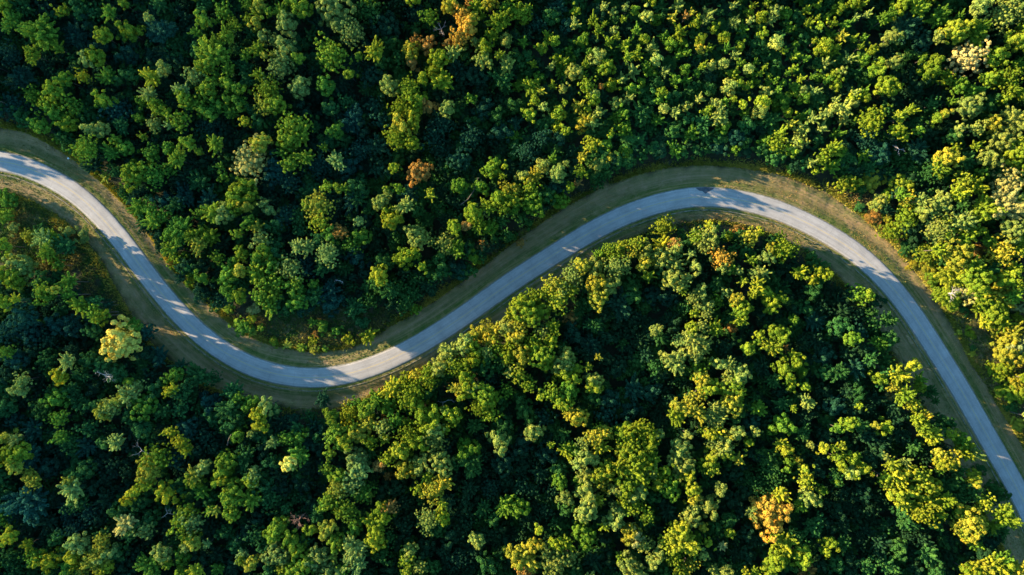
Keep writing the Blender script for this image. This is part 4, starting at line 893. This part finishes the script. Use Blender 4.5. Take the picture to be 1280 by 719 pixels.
X, Y, D, A, a, b = sample_verge(190000, 21)
r = np.random.default_rng(3)
edge = np.minimum(a - D, D - b)
st = np.array([mn.noise(Vector((d * 0.9, s * 0.04, 0.3))) for d, s in zip(D, A)])
dry = np.clip(0.33 + 0.8 * np.array([mn.noise(Vector((x * 0.09, y * 0.09, 7.0))) for x, y in zip(X, Y)]) + st * 1.5 + 0.35 * np.exp(-((np.abs(D) - 7.2) / 1.1) ** 2) + r.normal(0, 0.2, len(X)), 0, 1)[:, None]
col = np.array([0.062, 0.115, 0.020]) * (1 - dry) + np.array([0.38, 0.26, 0.11]) * dry
Hh = 0.08 + 0.22 * r.random(len(X)) ** 2.5 + 0.10 * np.clip(1 - edge / 2.0, 0, 1)
o = link("verge_grass", tufts("verge_grass", X, Y, Hh, col, blades=2, width=0.09, seed=31)); o['kind'] = 'stuff'
describe(o, "short mown grass with dry streaks on the verges along the road", "grass")

# taller unmown weeds along the outer edge of the mown strip
rw = np.random.default_rng(9)
n = 42000
side = rw.random(n) < 0.72
s = rw.uniform(10, ARC[-1] - 10, n)
ln, ls = verge_limits(s)
off = np.where(side, ln + rw.gamma(1.2, 0.6, n) - 0.2, ls - rw.gamma(1.4, 0.7, n) + 0.2)
cx, cy = np.interp(s, ARC, CL[:, 0]), np.interp(s, ARC, CL[:, 1])
nx_, ny_ = np.interp(s, ARC, NM[:, 0]), np.interp(s, ARC, NM[:, 1])
X, Y = cx + nx_ * off, cy + ny_ * off
patch = np.array([mn.noise(Vector((x * 0.12, y * 0.12, 4.0))) for x, y in zip(X, Y)])
k = (patch + rw.normal(0, 0.25, n)) > -0.22
X, Y, patch = X[k], Y[k], patch[k]
q = np.clip(0.5 + patch + rw.normal(0, 0.22, len(X)), 0, 1)[:, None]
col = np.array([0.11, 0.15, 0.02]) * (1 - q) + np.array([0.40, 0.34, 0.06]) * q
o = link("tall_weeds", tufts("tall_weeds", X, Y, 0.45 + 0.6 * rw.random(len(X)), col, blades=3, width=0.13, seed=32)); o['kind'] = 'stuff'
describe(o, "tall yellow weeds along the outer edges of the mown verges", "weeds")

# rough ground: low leafy plants in the openings and under the trees
def leafy(name, X, Y, Hh, col, size, seed):
    r = np.random.default_rng(seed)
    m = 9
    X = np.repeat(X, m) + r.normal(0, 0.28, len(X) * m); Y = np.repeat(Y, m) + r.normal(0, 0.28, len(Y) * m)
    Hh = np.repeat(Hh, m); col = np.repeat(col, m, axis=0)
    D, A = road_coord(np.c_[X, Y]); Z = ground_z(D, A, X, Y) + Hh * r.uniform(0.1, 1.0, len(X))
    nn = unit(np.c_[r.normal(0, 0.6, (len(X), 2)), r.uniform(0.2, 1, len(X))])
    Q = quads(np.c_[X, Y, Z], nn, size, r)
    V = Q.reshape(-1, 3)
    me = mesh_np(name, V, np.arange(len(V)).reshape(-1, 4), [M_BLADE])
    attr(me, 'own', np.c_[np.repeat(col, 4, axis=0), np.ones(len(V))], 'FLOAT_COLOR')
    attr(me, 'vary', np.repeat(np.clip(r.normal(0.5, 0.22, len(X)), 0, 1), 4))
    return me
areas = [(60, 288, 85, 52, 4200, 0.18), (150, 345, 50, 55, 1300, 0.12), (405, 402, 95, 32, 1900, 0.12), (150, 360, 45, 40, 350, 0.25), (1180, 350, 60, 60, 1300, 0.4), (1235, 440, 55, 100, 2300, 0.35), (1075, 270, 45, 30, 420, 0.7), (1265, 570, 25, 50, 300, 0.7)]
XX = []; YY = []; HH = []; CC = []
r = np.random.default_rng(77)
for px, py, rx, ry, n, yel in areas:
    th = r.uniform(0, 6.28, n); q = np.sqrt(r.random(n))
    X = gx(px + np.cos(th) * q * rx); Y = gy(py + np.sin(th) * q * ry)
    f = np.array([mn.noise(Vector((x * 0.22, y * 0.22, 1.0))) for x, y in zip(X, Y)])
    w = np.clip(yel + f * 0.9 + r.normal(0, 0.18, n), 0, 1)[:, None]
    c = np.array([0.036, 0.092, 0.020]) * (1 - w) + np.array([0.19, 0.135, 0.045]) * w
    XX.append(X); YY.append(Y); HH.append(np.clip(0.55 + f * 0.9 + r.normal(0, 0.18, n), 0.15, 1.5)); CC.append(c)
X, Y, Hh, col = np.concatenate(XX), np.concatenate(YY), np.concatenate(HH), np.concatenate(CC)
D, A = road_coord(np.c_[X, Y]); a, b = verge_limits(A)
k = (D > a + 0.2) | (D < b - 0.2)
o = link("meadow_plants", leafy("meadow_plants", X[k], Y[k], Hh[k], col[k], 0.17, 5)); o['kind'] = 'stuff'
describe(o, "low green and rusty plants on the rough ground beside the verges", "ground cover")

n = 16000
X = r.uniform(-165, 165, n); Y = r.uniform(-92, 92, n)
D, A = road_coord(np.c_[X, Y]); a, b = verge_limits(A)
k = (D > a + 0.5) | (D < b - 0.5)
X, Y = X[k], Y[k]
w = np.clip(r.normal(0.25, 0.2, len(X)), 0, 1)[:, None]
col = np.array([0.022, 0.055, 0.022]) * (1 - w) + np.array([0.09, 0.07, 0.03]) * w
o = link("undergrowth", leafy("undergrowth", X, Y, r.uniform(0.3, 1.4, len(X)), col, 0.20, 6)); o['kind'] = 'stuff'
describe(o, "dark leafy undergrowth on the forest floor between the trunks", "undergrowth")

# ------------------------------------------------------------------ single things
def branchy(p, d, L, rad, depth, r, out):
    d = d / np.linalg.norm(d)
    q = p + d * L * 0.55 + r.normal(0, 0.05 * L, 3)
    e = q + unit(d + r.normal(0, 0.22, 3)) * L * 0.45
    out.append((p, q, rad, rad * 0.75)); out.append((q, e, rad * 0.75, rad * 0.5))
    if depth > 0:
        for base, sc in ((q, 0.62), (e, 0.7), (e, 0.55)):
            nd = unit(d + r.normal(0, 0.62, 3))
            branchy(base, nd, L * sc, rad * 0.5, depth - 1, r, out)

def snag(px, py, h, spread, nb, seed, m, label, flat=False, up=0.5, name='dead_tree'):
    r = np.random.default_rng(seed)
    x, y = gx(px, h), gy(py, h)
    z = zat(x, y)
    root = bpy.data.objects.new(name, None); C.objects.link(root); root.location = (x, y, z)
    describe(root, label, 'dead tree' if name == 'dead_tree' else 'branches')
    top = np.array([0, 0, h * 0.72 if not flat else h])
    if not flat:
        V, F = tubes([((0, 0, -0.2), (0.1, 0.05, h * 0.4), 0.26, 0.2), ((0.1, 0.05, h * 0.4), tuple(top), 0.2, 0.14)], 8)
        link('trunk', mesh_np('trunk', V, F, [m], smooth=True), root)
    for i in range(nb):
        segs = []
        az = i * 6.28 / nb + r.normal(0, 0.3)
        d = np.array([math.cos(az), math.sin(az), up + r.normal(0, 0.12)])
        if flat: d[2] = r.normal(0, 0.08)
        branchy(top * (r.uniform(0.75, 1.0) if not flat else 1.0), d, spread * r.uniform(0.5, 0.9), 0.085, 3, r, segs)
        V, F = tubes(segs, 5)
        link('branch', mesh_np('branch', V, F, [m], smooth=True), root)
    return root

snag(368, 656, 13.5, 1.9, 9, 1, M_DEADRED, "reddish bare dead tree with spiky twigs among green crowns at lower left", up=0.55)
snag(120, 474, 17.5, 2.3, 6, 2, M_DEAD, "bleached forked dead tree just below the pale lemon crown at left", up=0.9)
snag(550, 31, 11.0, 1.7, 4, 3, M_DEAD, "thin bare grey tree left of the rust-orange tree at the top", up=0.8)
snag(1216, 568, 8.4, 1.0, 8, 4, M_DEAD, "small bare pale twiggy tree beside the lower right road edge", up=0.7)
snag(1198, 367, 8.2, 1.5, 6, 14, M_DEAD, "dead pinkish-grey twiggy top on the sunlit bank right of the road", up=0.6)
snag(181, 20, 12.2, 1.2, 3, 6, M_DEAD, "short pale broken snag near the top edge at left", up=0.8)
snag(1123, 187, 6.5, 1.6, 4, 7, M_DEAD, "bare grey branches lying in dark shade at upper right", flat=True, name='fallen_branches')
snag(178, 563, 7.0, 2.2, 3, 8, M_DEAD, "long bluish-grey bare boughs in dark shade at lower left", flat=True, name='fallen_branches')
snag(210, 641, 7.5, 1.7, 3, 9, M_DEAD, "forked grey bare branches between the dark crowns low on the left", flat=True, name='fallen_branches')
snag(425, 351, 6.5, 1.3, 2, 10, M_DEAD, "short pale bare branches above the left bend of the road", flat=True, name='fallen_branches')
snag(560, 500, 6.0, 1.8, 2, 12, M_DEAD, "dim bare branches in the dark gap below the diagonal road", flat=True, name='fallen_branches')

# bare curved trunk lying against the crowns in the dark wood
def bare_trunk(pts, label, seed):
    P3 = [np.array((gx(px, h), gy(py, h), h)) for px, py, h in pts]
    base = P3[0].copy()
    root = bpy.data.objects.new('leaning_trunk', None); C.objects.link(root); root.location = base
    describe(root, label, 'trunk')
    segs = [(P3[i] - base, P3[i + 1] - base, 0.17 - 0.03 * i, 0.14 - 0.03 * i) for i in range(len(P3) - 1)]
    V, F = tubes(segs, 7)
    link('stem', mesh_np('stem', V, F, [M_BARK], smooth=True), root)
bare_trunk([(576, 256, 8), (585, 249, 9), (592, 239, 10), (598, 222, 11)], "thin bare curved trunk in the dark wood above the diagonal road", 1)
bare_trunk([(284, 557, 8), (286, 549, 9), (289, 543, 10)], "short thin bare trunk in dark shade below the left bend", 2)

# small white marker on the mown verge at the left
x, y = gx(85.5), gy(198); z = zat(x, y)
root = bpy.data.objects.new('marker_post', None); C.objects.link(root); root.location = (x, y, z)
describe(root, "small white marker standing on the grass verge above the road at left", "marker")
V, F = tubes([((0, 0, -0.1), (0, 0, 0.55), 0.10, 0.10)], 8)
link('post', mesh_np('post', V, F, [M_WHITE], smooth=True), root)
V, F = tubes([((0, 0, 0.55), (0, 0, 0.62), 0.26, 0.24), ((0, 0, 0.62), (0, 0, 0.66), 0.24, 0.01)], 12)
link('cap', mesh_np('cap', V, F, [M_WHITE], smooth=True), root)

# dark tar patch at the upper road edge, on the crest of the right bend
n = 40
outline = []
cx, cy = 881.5, 236.5
rp = random.Random(4)
for i in range(n):
    th = i / n * 6.283
    rx = 10.5 * (1 + 0.16 * math.sin(3 * th) + rp.uniform(-0.08, 0.08))
    ry = 2.6 * (1 + 0.2 * math.sin(5 * th + 1)) + (3.6 * math.exp(-((th - 4.71) / 0.22) ** 2) if True else 0)
    outline.append((cx + rx * math.cos(th), cy - ry * math.sin(th)))
P2 = np.array([(gx(a), gy(b)) for a, b in outline])
D, A = road_coord(P2)
def road_top(d):
    return np.interp(abs(d), [0, 1.0, 2.2, 2.95], [0.09, 0.08, 0.055, 0.032])
rings = []
cen = P2.mean(0)
rows = [cen + (P2 - cen) * f for f in (1.0, 0.66, 0.33, 0.02)]
V = []
for R_ in rows:
    D, A = road_coord(R_)
    ex = np.clip(D, -9, 2.93)
    R_ = R_ - (D - ex)[:, None] * np.array([NM[np.argmin(((CL - p) ** 2).sum(1))] for p in R_])
    D2, _ = road_coord(R_)
    for p, d in zip(R_, D2): V.append((p[0], p[1], road_top(d) + 0.012))
V = np.array(V)
F = [(k * n + i, k * n + (i + 1) % n, (k + 1) * n + (i + 1) % n, (k + 1) * n + i) for k in range(3) for i in range(n)]
o = link('tar_patch', mesh_np('tar_patch', V, F, [M_TAR], smooth=True))
o['kind'] = 'structure'
